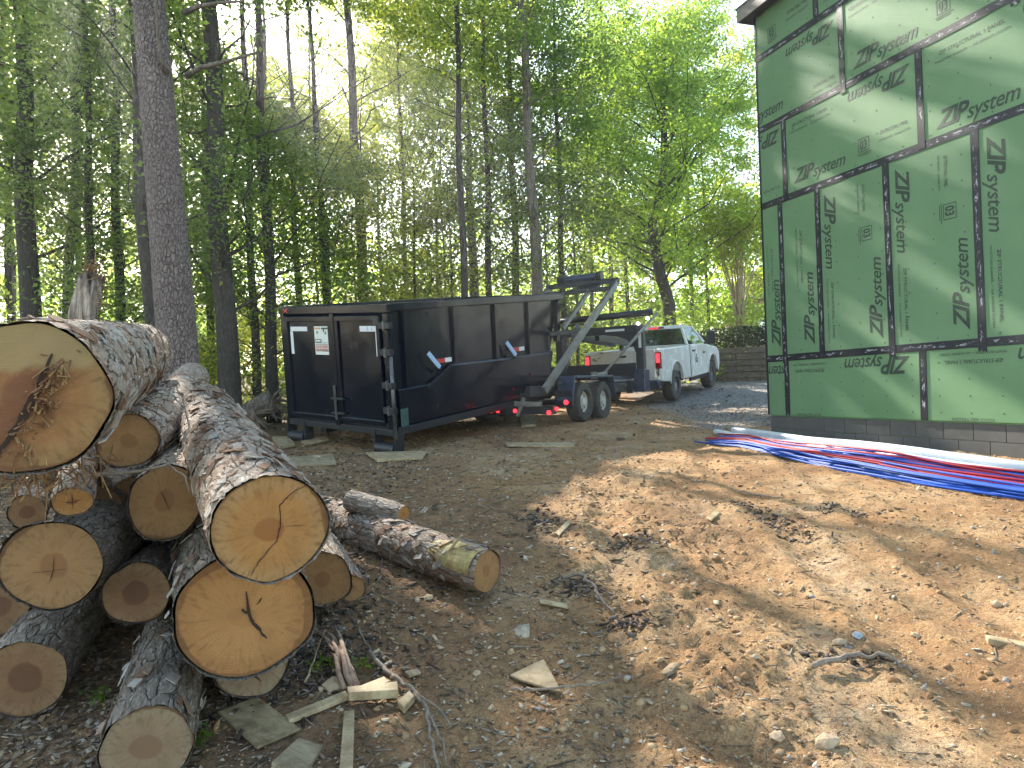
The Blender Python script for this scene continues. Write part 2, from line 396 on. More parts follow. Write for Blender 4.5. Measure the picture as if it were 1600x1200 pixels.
def m_block():
    t = NT('concrete_block'); o = t.obj(); w = t.n('ObjectInfo').outputs['Random']
    n1 = t.noise(o, 5, 5, .6); n2 = t.noise(o, 120, 3, .7)
    col = t.mix(t.ramp(n1, [(.3, 0), (.7, 1)]), (.095, .092, .085), (.15, .147, .138))
    col = t.mix(t.math('MULTIPLY', w, .5), col, (.11, .105, .10))
    return t.done(t.princ(col, .9, t.bump(n2, .6, .003), 0, .2))
BLOCK = m_block()
MORTAR = simple('mortar', (.24, .22, .17), .95, .2, 20, .5)
FASCIA = simple('dark_fascia', (.30, .26, .24), .6, .3, 4, .1)
SOFFIT = simple('grey_soffit', (.11, .11, .115), .7)
TIMBER = m_wood('old_wall_timber', (.16, .125, .09), (.085, .065, .05), 12, (.1, 1, 1))
SIGNW = simple('white_sign', (.72, .73, .68), .5, .08, 30, .02)
SIGNR = simple('red_print', (.60, .10, .07), .5); SIGNO = simple('orange_print', (.65, .33, .12), .5)
STONE = simple('stone', (.46, .36, .24), .9, c2=(.32, .21, .12), scale=22, bump=.6)
STONEB = simple('blue_stone', (.33, .36, .38), .9)

LF_DARK = m_leaf('dark_leaf', (.075, .118, .032), (.27, .42, .07), .5, .30)
LF_MID = m_leaf('mid_leaf', (.070, .120, .022), (.38, .54, .06), .58, .4)
LF_YEL = m_leaf('yellow_green_leaf', (.085, .125, .022), (.52, .62, .08), .64, .45)
LF_MAPLE = m_leaf('bright_maple_leaf', (.060, .125, .022), (.42, .62, .08), .64, .45)
LF_OLIVE = m_leaf('olive_leaf', (.060, .085, .030), (.32, .38, .12), .5, .4)

# ------------------------------------------------------------------ the ground: one sheet out to the horizon
def m_ground():
    t = NT('clay_ground'); o = t.obj()
    at = lambda k: t.n('Attribute', {'attribute_name': k}).outputs['Fac']
    n1 = t.noise(o, 1.1, 6, .62); n2 = t.noise(o, 6, 6, .7); n3 = t.noise(o, 38, 5, .75); n4 = t.noise(o, 150, 3, .8)
    clay = t.ramp(n1, [(.3, (.27, .14, .065)), (.45, (.41, .235, .105)), (.55, (.49, .31, .155)), (.68, (.57, .41, .25))])
    clay = t.mix(t.ramp(n2, [(.35, .65), (.55, 0)]), clay, (.22, .115, .055))
    clay = t.mix(t.ramp(n3, [(.36, .75), (.52, 0)]), clay, (.17, .10, .055)); clay = t.mix(t.ramp(n4, [(.36, .6), (.48, 0)]), clay, (.16, .095, .05)); clay = t.mix(t.ramp(n4, [(.56, 0), (.68, .55)]), clay, (.62, .50, .36))
    clay = t.mix(t.ramp(n3, [(.58, 0), (.75, .6)]), clay, (.60, .46, .30))
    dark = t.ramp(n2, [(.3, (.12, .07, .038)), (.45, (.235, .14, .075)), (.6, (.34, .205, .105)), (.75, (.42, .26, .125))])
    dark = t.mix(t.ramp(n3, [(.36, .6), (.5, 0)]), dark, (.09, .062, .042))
    dark = t.mix(t.ramp(n4, [(.58, 0), (.74, .7)]), dark, (.34, .29, .22))
    grav = t.ramp(n3, [(.3, (.10, .10, .10)), (.5, (.24, .24, .245)), (.7, (.42, .42, .42))])
    grav = t.mix(t.ramp(n2, [(.4, .6), (.6, 0)]), grav, (.20, .15, .11))
    wood = t.ramp(n3, [(.3, (.05, .035, .02)), (.5, (.14, .095, .055)), (.7, (.22, .15, .09))])
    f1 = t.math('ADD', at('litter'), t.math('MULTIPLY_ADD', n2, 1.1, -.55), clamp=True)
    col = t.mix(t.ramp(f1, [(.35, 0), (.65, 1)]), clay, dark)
    f2 = t.math('ADD', at('gravel'), t.math('MULTIPLY_ADD', n2, .9, -.45), clamp=True)
    col = t.mix(t.ramp(f2, [(.35, 0), (.65, 1)]), col, grav)
    col = t.mix(at('forest'), col, wood)
    h = t.math('ADD', t.math('MULTIPLY', n3, .8), t.math('MULTIPLY', n4, .35))
    return t.done(t.princ(col, .95, t.bump(h, 1.0, .03), 0, .15))
def axis_pts():
    y = [-40, -25, -15, -8, -4, -2, -.5, .5]; v = 1.2
    while v < 16: y.append(v); v += .018+.0022*v*v**.35
    while v < 380: y.append(v); v *= 1.035
    return np.array(y)
ys = axis_pts()
tc = np.concatenate([np.linspace(-3.2, -.95, 26)[:-1], np.linspace(-.95, .95, 430), np.linspace(.95, 3.2, 26)[1:]])
wy = np.maximum(ys, 2.6)
GX = tc[None, :]*wy[:, None]; GY = np.repeat(ys[:, None], len(tc), 1)
GZ = gz(GX, GY)+relief(GX, GY)
nr, nc = GX.shape
idx = np.arange(nr*nc).reshape(nr, nc)
gf = np.stack([idx[:-1, :-1], idx[:-1, 1:], idx[1:, 1:], idx[1:, :-1]], -1).reshape(-1, 4)
gme = raw_mesh('ground', np.stack([GX, GY, GZ], -1).reshape(-1, 3), gf)
x, y = GX.ravel(), GY.ravel()
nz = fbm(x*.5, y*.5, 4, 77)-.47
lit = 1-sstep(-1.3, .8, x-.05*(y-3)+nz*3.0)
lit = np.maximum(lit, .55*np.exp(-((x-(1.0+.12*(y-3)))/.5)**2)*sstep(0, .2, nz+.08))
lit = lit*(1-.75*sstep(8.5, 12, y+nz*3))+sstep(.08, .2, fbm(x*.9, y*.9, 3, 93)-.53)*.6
grav = sstep(15.5, 19, y+nz*6)*sstep(2.0, 4.5, x-(y-16)*.15)
grav = np.maximum(grav, .55*sstep(12.0, 13.5, y+nz*3)*sstep(2.6, 3.6, x))
forest = np.clip(sstep(12, 15, y+nz*4)*(1-sstep(-1.5, .8, x-(y-14)*.22))+sstep(26, 30, y)+(1-sstep(-8, -6, x)), 0, 1)
forest = np.maximum(forest, sstep(7.5, 9.5, y)*(1-sstep(-5.5, -4, x)))
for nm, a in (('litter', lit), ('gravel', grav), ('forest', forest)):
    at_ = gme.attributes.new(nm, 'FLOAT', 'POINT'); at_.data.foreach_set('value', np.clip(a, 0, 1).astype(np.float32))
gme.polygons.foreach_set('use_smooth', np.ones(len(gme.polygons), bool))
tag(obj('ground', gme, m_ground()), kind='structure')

# ------------------------------------------------------------------ scatter helpers
def rand_rot(n, tilt, rng):
    yaw = rng.uniform(0, 2*pi, n); ax = rng.uniform(0, 2*pi, n); tl = rng.normal(0, tilt, n)
    c, s = np.cos(yaw), np.sin(yaw); R1 = np.zeros((n, 3, 3)); R1[:, 0, 0] = c; R1[:, 0, 1] = -s; R1[:, 1, 0] = s; R1[:, 1, 1] = c; R1[:, 2, 2] = 1
    kx, ky = np.cos(ax), np.sin(ax); ct, st = np.cos(tl), np.sin(tl)
    R2 = np.zeros((n, 3, 3))
    R2[:, 0, 0] = ct+kx*kx*(1-ct); R2[:, 0, 1] = kx*ky*(1-ct); R2[:, 0, 2] = ky*st
    R2[:, 1, 0] = kx*ky*(1-ct); R2[:, 1, 1] = ct+ky*ky*(1-ct); R2[:, 1, 2] = -kx*st
    R2[:, 2, 0] = -ky*st; R2[:, 2, 1] = kx*st; R2[:, 2, 2] = ct
    return R2 @ R1
def scatter(name, pts, shapes, scale, tilt, mat, parent=None, seed=0, kind='stuff', jitter=0., smooth=False, label=None, cat=None):
    rng = np.random.default_rng(seed); Vs = []; Fs = []; base = 0
    which = rng.integers(0, len(shapes), len(pts)); R = rand_rot(len(pts), tilt, rng)
    for k, (sv, sf) in enumerate(shapes):
        sel = np.where(which == k)[0]
        if not len(sel): continue
        v = sv[None]*scale[sel][:, None, :]
        if jitter: v = v*(1+rng.uniform(-jitter, jitter, v.shape))
        v = np.einsum('nij,nkj->nki', R[sel], v)+pts[sel][:, None, :]
        f = sf[None]+(np.arange(len(sel))*len(sv))[:, None, None]+base
        Vs.append(v.reshape(-1, 3)); Fs.append(f.reshape(-1, sf.shape[1])); base += len(sel)*len(sv)
    me = raw_mesh(name, np.concatenate(Vs), np.concatenate(Fs)); o = obj(name, me, mat, parent, smooth)
    return tag(o, label, cat, kind=kind)
OCT = (np.array([(1, 0, 0), (-1, 0, 0), (0, 1, 0), (0, -1, 0), (0, 0, 1), (0, 0, -1.)]),
       np.array([(0, 2, 4), (2, 1, 4), (1, 3, 4), (3, 0, 4), (2, 0, 5), (1, 2, 5), (3, 1, 5), (0, 3, 5)]))
def lump(seed):
    r = np.random.default_rng(seed); t = (1+5**.5)/2
    v = np.array([(-1, t, 0), (1, t, 0), (-1, -t, 0), (1, -t, 0), (0, -1, t), (0, 1, t), (0, -1, -t), (0, 1, -t), (t, 0, -1), (t, 0, 1), (-t, 0, -1), (-t, 0, 1)])
    v = v/np.linalg.norm(v[0])*(1+r.uniform(-.25, .2, (12, 1)))
    f = np.array([(0, 11, 5), (0, 5, 1), (0, 1, 7), (0, 7, 10), (0, 10, 11), (1, 5, 9), (5, 11, 4), (11, 10, 2), (10, 7, 6), (7, 1, 8), (3, 9, 4), (3, 4, 2), (3, 2, 6), (3, 6, 8), (3, 8, 9), (4, 9, 5), (2, 4, 11), (6, 2, 10), (8, 6, 7), (9, 8, 1)])
    return v, f
LUMPS = [lump(k) for k in range(5)]
def box_shape(): 
    v = np.array([(-1, -1, -1), (1, -1, -1), (1, 1, -1), (-1, 1, -1), (-1, -1, 1), (1, -1, 1), (1, 1, 1), (-1, 1, 1.)])
    return v, np.array([(0, 3, 2, 1), (4, 5, 6, 7), (0, 1, 5, 4), (1, 2, 6, 5), (2, 3, 7, 6), (3, 0, 4, 7)])
CHIP = (np.array([(-1, -.6, 0), (.2, -1, .1), (1, -.1, 0), (.4, .9, .12), (-.8, .7, 0), (-1, -.6, -.4), (.2, -1, -.3), (1, -.1, -.4), (.4, .9, -.3), (-.8, .7, -.4)]),
        None)
def ground_pts(n, y0, y1, seed, wfun=None, umin=-.72, umax=.75, power=1.0):
    """points spread over the ground in view, thinner with distance"""
    r = np.random.default_rng(seed); out = []
    while sum(map(len, out)) < n:
        m = n*3; y = y0*(y1/y0)**(r.uniform(0, 1, m)**power); x = r.uniform(umin, umax, m)*y
        p = np.stack([x, y], 1)
        if wfun is not None: p = p[r.uniform(0, 1, m) < wfun(p[:, 0], p[:, 1])]
        out.append(p)
    p = np.concatenate(out)[:n]; z = gz(p[:, 0], p[:, 1])+relief(p[:, 0], p[:, 1])
    return np.column_stack([p, z])

# ------------------------------------------------------------------ what the sun reaches through the canopy
WC = np.array(P(1201, 648, 12.2)); WD = np.array([.3206, -.9472, 0]); WN = np.array([-.9472, -.3206, 0])
LITPOLY = [(800, 800), (880, 758), (1020, 700), (1110, 697), (1300, 700), (1760, 720), (1800, 1300), (1060, 1300), (1010, 1080), (960, 960), (885, 860)]
def inpoly(u, v, poly):
    c = np.zeros(u.shape, bool); n = len(poly)
    for i in range(n):
        (x0, y0), (x1, y1) = poly[i], poly[i-1]
        cond = ((y0 > v) != (y1 > v)); c ^= cond & (u < (x1-x0)*(v-y0)/(y1-y0+1e-9)+x0)
    return c
LOGSEG = []
def carve(p):
    """True where a leaf may stay; leaves on a sun beam that reaches a sunlit spot are left out"""
    keep = np.ones(len(p), bool)
    zg = .5
    for _ in range(3):
        t = (p[:, 2]-zg)/S[2]; q = p-S*t[:, None]; zg = gz(q[:, 0], np.clip(q[:, 1], -5, 300))
    ok = (t > 0) & (q[:, 1] > .7)
    qq = q.copy(); qq[~ok] = (0, 5, .5)
    u, v, _d = w2px(np.column_stack([qq[:, 0], qq[:, 1], gz(qq[:, 0], qq[:, 1])]))
    nz = fbm(qq[:, 0]*1.3+7, qq[:, 1]*.8, 3, 131); jag = (fbm(qq[:, 0]*2.2, qq[:, 1]*2.2, 2, 135)-.37)*50
    main = inpoly(u+jag, v, LITPOLY) & (nz < .80)
    band = inpoly(u, v, [(870, 680), (880, 600), (1250, 575), (1250, 690)]) & (fbm(qq[:, 0]*1.0, qq[:, 1]*2.2, 3, 141) > .53)
    back = (qq[:, 1] > 15.5) & (qq[:, 1] < 60) & (fbm(qq[:, 0]*.6, qq[:, 1]*.5, 3, 143) > .48)
    fleck = (fbm(qq[:, 0]*3.2, qq[:, 1]*2.4, 2, 151) > .60) & (qq[:, 1] < 13)
    keep &= ~(ok & (main | band | back | fleck))
    for (a, b, z, w) in LOGSEG:
        t = (p[:, 2]-z)/S[2]; q = (p-S*t[:, None])[:, :2]
        ab = b-a; k = np.clip(((q-a)@ab)/(ab@ab), 0, 1); dd = np.linalg.norm(q-(a+k[:, None]*ab), axis=1)
        keep &= ~((t > 0) & (dd < w) & (fbm(q[:, 0]*2.5+3, q[:, 1]*2.5, 2, 161) > .30))
    den = S@WN; t = ((p-WC)@WN)/den; q = p-S*t[:, None]; s_ = (q-WC)@WD; z_ = q[:, 2]-WC[2]
    c_ = z_+.67*s_
    n2 = fbm(c_*1.9+2, s_*.4, 3, 171)
    lw = (n2 > .54) | ((np.abs(c_-5.45) < .22) & (s_ < 1.7)) | ((np.abs(c_-2.62) < .12) & (s_ > .5) & (s_ < 2.9)) | ((np.abs(c_-5.5) < .3) & (s_ > 1.8) & (s_ < 3.6)) | ((np.abs(c_-3.9) < .14) & (s_ > 2.4))
    keep &= ~((t > 0) & (s_ > -.3) & (s_ < 9) & (z_ > -.5) & (z_ < 6.0) & lw)
    return keep

def leaves(name, pts, size, mat, parent, seed=0, flat=.6, kind=None, docarve=True, highcut=True):
    """leaf sized faces round the given world points"""
    rng = np.random.default_rng(seed); off = OFF.get(parent, np.zeros(3)) if parent is not None else np.zeros(3)
    if docarve: pts = pts[carve(pts)]
    n = len(pts); sz = size*rng.uniform(.6, 1.35, n)
    if highcut:
        hi = pts[:, 2] > .56*pts[:, 1]+3.2
        keep = (~hi) | (rng.uniform(0, 1, n) < .22); sz = np.where(hi, sz*2.1, sz); pts = pts[keep]; sz = sz[keep]; n = len(pts)
    nv = rng.normal(0, 1, (n, 3)); nv[:, 2] = np.abs(nv[:, 2])*(1+flat)+.2; nv /= np.linalg.norm(nv, axis=1)[:, None]
    t = np.cross(nv, rng.normal(0, 1, (n, 3))); t /= np.linalg.norm(t, axis=1)[:, None]; b = np.cross(nv, t)
    L = sz[:, None]; up = nv*L*.10
    V = np.stack([-t*L*.5, b*L*.30+up+t*L*.08, t*L*.5, -b*L*.30+up+t*L*.08], 1)+(pts-off)[:, None, :]
    Fq = np.arange(n*4).reshape(n, 4)
    me = raw_mesh(name, V.reshape(-1, 3), Fq); return tag(obj(name, me, mat, parent), kind=kind)

NLEAF = 0
def tree(name, label, base, h, r0, path=None, z0=3., z1=None, spread=3., nbr=26, nleaf=9000, size=.13, leaf=None, bark=None, group='trees of the wood', clump=.5, seed=1, cat='tree', n=12, limbs=True):
    """tapered trunk with limbs, and a crown of leaves in clumps along the limbs. path: offsets (dx, dy, z)"""
    rng = np.random.default_rng(seed); base = np.array(base, float); z1 = z1 or h; nleaf = int(nleaf*1.0); size *= .86
    root = thing(name, base, label, cat, group)
    path = path or [(0, 0, 0), (.1, 0, h*.5), (0, .1, h)]
    pz = np.array([q[2] for q in path]); zz = np.linspace(-.3, h, 22 if h > 4 else 8)
    cx = np.interp(zz, pz, [q[0] for q in path])+.03*np.sin(zz*1.3+seed); cy = np.interp(zz, pz, [q[1] for q in path])+.03*np.cos(zz*1.1+seed)
    rr = r0*(1-.78*np.clip(zz/h, 0, 1)**1.1)*(1+.35*np.exp(-np.clip(zz, 0, 9)/.35))
    mb = MB(); mb.tube(np.column_stack([cx, cy, zz])+base, list(rr), n)
    C = []
    for i in range(nbr):
        z = z0+(z1-z0)*((i+rng.uniform(0, 1))/nbr); az = i*2.4+rng.uniform(-.5, .5)
        k = (z-z0)/(z1-z0+1e-6); L = spread*(1.0-.55*k)*rng.uniform(.55, 1.15)*(.65+.35*min(1, k*4+.3))
        bx, by = np.interp(z, zz, cx), np.interp(z, zz, cy); up = rng.uniform(.15, 1.0)
        p0 = np.array([bx, by, z]); d = np.array([cos(az), sin(az), up])
        ps = [p0+d*L*s+np.array([0, 0, L*.12*s*s])+rng.normal(0, .08*L, 3)*s for s in np.linspace(0, 1, 5)]
        if limbs: mb.tube(np.array(ps)+base, [max(.009, r0*.19*(1-s*.85)*(1-.5*k)) for s in np.linspace(0, 1, 5)], 5, cap=False)
        for s in np.linspace(.3, 1.05, 5 if L > 1.5 else 3):
            q = p0+d*L*s+np.array([0, 0, L*.12*s*s]); C.append(q+rng.normal(0, .16*L+.1, 3)*np.array([1, 1, .6]))
    o = mb.build('trunk', bark or BARK_FAR, root, smooth=True)
    if nleaf:
        C = np.array(C); w = rng.uniform(.15, 1.0, len(C))**2+.05; ci = rng.choice(len(C), nleaf, p=w/w.sum())
        sg = clump*rng.uniform(.4, 1.0, len(C))[ci][:, None]
        pts = C[ci]+rng.normal(0, 1, (nleaf, 3))*sg*np.array([1, 1, .55])+base
        pts = pts[pts[:, 2] > base[2]+.1]
        leaves('crown', pts, size, leaf or LF_MID, root, seed)
    return root

# ================================================================== the house with green sheathing
HT = Matrix(((WD[0], -WN[0], 0, WC[0]), (WD[1], -WN[1], 0, WC[1]), (0, 0, 1, WC[2]), (0, 0, 0, 1)))   # x along wall, y into the house, z up
house = thing('house', WC, 'unfinished house clad in green sheathing panels with black taped seams on grey block foundation', 'house')
LEN = 8.2; DEP = 7.0; HTOP = 6.42
MB(HT).box((.02, .03, -.02), (LEN, DEP, HTOP)).build('wall_core', ZIP, house)
rows = [(0, .9, [0, .48, 3.01, 5.5, LEN]), (.9, 3.35, [0, .46, 1.28, 2.555, 3.835, 5.08, 6.32, 7.56, LEN]), (3.35, 4.58, [0, .61, 3.12, 5.6, LEN]),
        (4.58, 5.74, [0, 1.865, 4.37, 6.85, LEN]), (5.74, HTOP, [0, 1.4, 3.9, 6.4, LEN])]
PANEL = {}
for ri, (za, zb, ss) in enumerate(rows):
    for a, b in zip(ss[:-1], ss[1:]):
        pn = MB(HT).box((a+.003, 0, za+.003), (b-.003, .03, zb-.003)).build('sheathing_panel', ZIP, house)
        PANEL[(ri, round(a, 2))] = pn
        # rows of nail heads along the studs
        nm = MB(HT); k = math.ceil(a/.406)
        while k*.406 < b-.05 and a < 5.6:
            z = za+.1
            while z < zb-.06:
                sx = k*.406+random.uniform(-.012, .012)
                nm.box((sx-.008, -.002, z-.008), (sx+.008, .001, z+.008)); z += .2 if ri == 0 else .3
            k += 1
        if nm.v: tag(nm.build('nail_head', INKP, pn), kind='stuff')
def tape(a, b, c, d, lift):
    """strip from wall (s,z) a,b to c,d with wrinkled edge"""
    L = math.hypot(c-a, d-b); n = max(2, int(L/.06)); w = .052; ux, uz = (c-a)/L, (d-b)/L; V = []; UV = []
    for i in range(n+1):
        t = L*i/n; wa = w+random.uniform(-.001, .001)
        for sgn in (-1, 1):
            V.append(HT @ Vector((a+ux*t-uz*sgn*wa, -lift, b+uz*t+ux*sgn*wa))); UV.append((t+a*3+b*7, sgn*w))
    fs = [[2*i, 2*i+1, 2*i+3, 2*i+2] for i in range(n)]
    V2 = [v+Vector(tuple(-WN*.004)) for v in V]; m = len(V)
    fs2 = fs+[[m+2*i+2, m+2*i+3, m+2*i+1, m+2*i] for i in range(n)]+[[2*i, 2*i+2, m+2*i+2, m+2*i] for i in range(n)]+[[2*i+3, 2*i+1, m+2*i+1, m+2*i+3] for i in range(n)]
    me = raw_mesh('seam_tape', np.array([tuple(v) for v in V+V2])-WC, fs2)
    uvl = me.uv_layers.new(name='UVMap'); UV = UV+UV
    for lp in me.loops: uvl.data[lp.index].uv = UV[lp.vertex_index]
    obj('seam_tape', me, TAPE, house)
for z in (.9, 3.35, 4.58, 5.74): tape(.0, z+random.uniform(-.01, .01), LEN, z+.02, .006)
for ri, (za, zb, ss) in enumerate(rows):
    for s_ in ss[1:-1]: tape(s_+random.uniform(-.01, .01), zb-.03 if ri < 4 else zb, s_, za-(.09 if (ri in (1, 3) and random.random() < .75) else (-.0 if ri == 0 else .02)), .009)
MB(HT).box((-.006, -.006, 0), (.035, .04, HTOP)).build('corner_tape', TAPE, house)
# printed lettering on the panels
TXC = {}
def text_geo(s, bold=0., shear=0., spacing=1.0):
    key = (s, bold, shear, spacing)
    if key in TXC: return TXC[key]
    cu = bpy.data.curves.new('lettering', 'FONT'); cu.body = s; cu.offset = bold; cu.shear = shear; cu.resolution_u = 2; cu.space_character = spacing; cu.fill_mode = 'BOTH'
    o = bpy.data.objects.new('lettering', cu); COL.objects.link(o)
    dg = bpy.context.evaluated_depsgraph_get(); me = bpy.data.meshes.new_from_object(o.evaluated_get(dg))
    V = np.array([tuple(v.co) for v in me.vertices]); Fc = [list(p.vertices) for p in me.polygons]
    bpy.data.objects.remove(o); bpy.data.curves.remove(cu); bpy.data.meshes.remove(me)
    TXC[key] = (V, Fc); return V, Fc
def logo_geo():
    V1, F1 = text_geo('ZIP', .028, .35, .92); V1 = V1.copy(); V1 = V1-np.array([V1[:, 0].min(), 0, 0])
    w1 = V1[:, 0].max()
    V2, F2 = text_geo('system', .010, .3, .95); V2 = V2.copy()*np.array([.84, .88, 1]); V2 = V2-np.array([V2[:, 0].min(), 0, 0])+np.array([w1-.12, -.06, 0])
    n = len(V1); return np.concatenate([V1, V2]), F1+[[i+n for i in f] for f in F2]
LOGO = logo_geo()
def put_print(geo, s, z, ang, length, panel, mat=INK, height=None, s_lim=None):
    V, Fc = geo; V = V.copy(); k = length/(V[:, 0].max()-V[:, 0].min()); V[:, 0] -= V[:, 0].min(); V[:, 0] *= k; V[:, 1] *= (height/.7 if height else k)
    c, sn = cos(radians(ang)), sin(radians(ang))
    X = s+V[:, 0]*c-V[:, 1]*sn; Z = z+V[:, 0]*sn+V[:, 1]*c
    if s_lim is not None:
        ok = [all((X[i] > s_lim[0]) and (X[i] < s_lim[1]) for i in f) for f in Fc]; Fc = [f for f, q in zip(Fc, ok) if q]
        if not Fc: return
    W = np.stack([X, np.full(len(X), -.0022), Z], 1); A = np.array(HT)
    W = W@A[:3, :3].T+A[:3, 3]-WC
    used = sorted({i for f in Fc for i in f}); mp = {u: j for j, u in enumerate(used)}
    obj('lettering', raw_mesh('lettering', W[used], [[mp[i] for i in f] for f in Fc]), mat, panel)
L1 = text_geo('ZIP STRUCTURAL 1 PANEL', .012); L2 = text_geo('MOISTURE BARRIER  •  AIR BARRIER SYSTEM', .0); L3 = text_geo('03', .03)
LS = text_geo('INSTALL PER CODE', .006)
def lines(s, z, ang, length, panel, s_lim=None):
    c, sn = cos(radians(ang)), sin(radians(ang))
    put_print(L1, s+.06*length*c, z+.06*length*sn, ang, length*.88, panel, INKP, .045, s_lim)
    put_print(L2, s+sn*.09, z-c*.09, ang, length, panel, INKP, .03, s_lim)
def badge(s, z, ang, panel):
    put_print(L3, s, z, ang, .12, panel, INK, .12)
    c, sn = cos(radians(ang)), sin(radians(ang))
    def bx(x0, y0, x1, y1):
        pts = [(x0, y0), (x1, y0), (x1, y1), (x0, y1)]
        V = np.array([(s+a*c-b*sn, -.0022, z+a*sn+b*c) for a, b in pts]); A = np.array(HT); return V@A[:3, :3].T+A[:3, 3]-WC
    Vs = []; Fs = []
    for q in ((-.03, -.03, .16, -.02), (-.03, .14, .16, .15), (-.03, -.02, -.02, .14), (.15, -.02, .16, .14), (-.05, -.06, .2, -.05), (-.03, -.085, .16, -.075)):
        b = len(Vs); Vs += list(bx(*q)); Fs.append([b, b+1, b+2, b+3])
    obj('badge', raw_mesh('badge', np.array(Vs), Fs), INKP, panel)
pr = PANEL
put_print(LOGO, .80, 3.53, 0, 1.06, pr[(2, .61)]); lines(.75, 4.38, 0, .85, pr[(2, .61)]); put_print(LOGO, 2.98, 4.44, 180, 1.05, pr[(2, .61)]); badge(2.13, 3.62, 0, pr[(2, .61)]); lines(2.45, 3.72, 0, .5, pr[(2, .61)])
put_print(LOGO, 3.33, 3.50, 0, 1.06, pr[(2, 3.12)]); lines(3.35, 4.36, 0, .95, pr[(2, 3.12)]); put_print(LOGO, 5.5, 4.46, 180, 1.05, pr[(2, 3.12)]); badge(4.66, 3.6, 0, pr[(2, 3.12)])
put_print(LOGO, .52, 4.46, 180, 1.05, pr[(2, 0.0)], s_lim=(.01, .6)); put_print(LS, .08, 3.55, 0, .4, pr[(2, 0.0)], INKP, .04)
put_print(LOGO, 2.06, 4.74, 0, 1.06, pr[(3, 1.86)] if (3, 1.86) in pr else pr[(3, 1.87)]); K31 = (3, 1.86) if (3, 1.86) in pr else (3, 1.87)
lines(2.0, 5.55, 0, .8, pr[K31]); badge(3.42, 4.86, 0, pr[K31]); put_print(LOGO, 4.25, 5.6, 180, 1.05, pr[K31])
put_print(LOGO, 1.72, 5.58, 180, 1.0, pr[(3, 0.0)]); put_print(LOGO, -.42, 4.76, 0, 1.04, pr[(3, 0.0)], s_lim=(.01, 1.8)); lines(1.25, 4.78, 0, .5, pr[(3, 0.0)])
put_print(LOGO, 4.5, 4.74, 0, 1.06, pr[(3, 4.37)]); lines(4.5, 5.5, 0, .9, pr[(3, 4.37)])
badge(.35, 5.95, 0, pr[(4, 0.0)]); lines(.75, 6.1, 0, .5, pr[(4, 0.0)]); lines(1.55, 5.98, 0, .8, pr[(4, 1.4)]); badge(2.8, 5.9, 0, pr[(4, 1.4)])
for a, b, left, right in ((.0, .46, 0, 1), (.46, 1.28, 0, 1), (1.28, 2.555, 1, 1), (2.555, 3.835, 1, 1), (3.835, 5.08, 1, 1), (5.08, 6.32, 1, 1)):
    key = [k for k in pr if k[0] == 1 and abs(k[1]-a) < .02][0]; pn = pr[key]
    if left:
        put_print(LOGO, a+.15, 3.2, -90, 1.08, pn); lines(a+.22, 1.98, -90, .92, pn); 
    else:
        if b-a > .6: lines(a+.42, 2.85, -90, .9, pn)
        else: lines(a+.2, 2.7, -90, .8, pn)
    if right: put_print(LOGO, b-.10-(.06 if b-a > .6 else 0), 1.06, 90, 1.08, pn)
    if left: badge(b-.42, 2.55, -90, pn); lines(b-.42, 3.18, -90, .42, pn)
K43 = [k for k in pr if k[0] == 0 and abs(k[1]-3.01) < .02][0]
put_print(LOGO, 2.82, .80, 180, 1.12, pr[(0, .48)]); lines(1.35, .70, 180, .72, pr[(0, .48)]); put_print(LS, .7, .01, 0, .5, pr[(0, .48)], INKP, .035)
lines(4.12, .72, 180, .85, pr[K43]); put_print(LOGO, 5.35, .80, 180, 1.1, pr[K43]); put_print(LS, 3.4, .01, 0, .55, pr[K43], INKP, .035)
put_print(LOGO, 1.08, .76, 180, 1.1, pr[(0, 0.0)], s_lim=(.01, .44))
# block foundation
MB(HT).box((.035, .045, -1.3), (LEN, DEP, -.02)).build('mortar_bed', MORTAR, house)
bmsh = None
for c_ in range(4):
    s_ = .01-(.2 if c_ % 2 else 0)
    while s_ < LEN-.2:
        a = max(s_, .01); b = min(s_+.395, LEN); z = -.012-.203*(c_+1)
        if b-a > .38 and bmsh is not None:
            o = bpy.data.objects.new('concrete_block', bmsh); COL.objects.link(o); o.parent = house; OFF[o] = WC
            o.location = Vector(tuple(WD*(a-B0[0])))+Vector((0, 0, z-B0[1]))
        else:
            o = MB(HT).box((a, .028+.002*c_, z), (b, .2, z+.193)).build('concrete_block', BLOCK, house, bev=.004, seg=1)
            if b-a > .38: bmsh = o.data; B0 = (a, z)
        s_ += .405
    s_ = 0
# eave
MB(HT).box((-.16, -.18, HTOP), (LEN+.3, DEP+.3, HTOP+.03)).build('soffit', SOFFIT, house)
MB(HT).box((-.18, -.205, HTOP-.02), (LEN+.32, -.18, HTOP+.20)).build('fascia', FASCIA, house, bev=.004)
MB(HT).box((-.185, -.18, HTOP-.02), (-.16, DEP+.32, HTOP+.20)).build('fascia', FASCIA, house, bev=.004)
MB(HT).add([(-.21, -.23, HTOP+.202), (LEN+.4, -.23, HTOP+.202), (LEN+.4, DEP/2, HTOP+2.0), (-.21, DEP/2, HTOP+2.0), (-.21, DEP+.4, HTOP+.202), (LEN+.4, DEP+.4, HTOP+.202)],
           [[0, 1, 2, 3], [3, 2, 5, 4], [0, 3, 4], [1, 5, 2], [0, 4, 5, 1]]).build('roof', ROOFM, house)

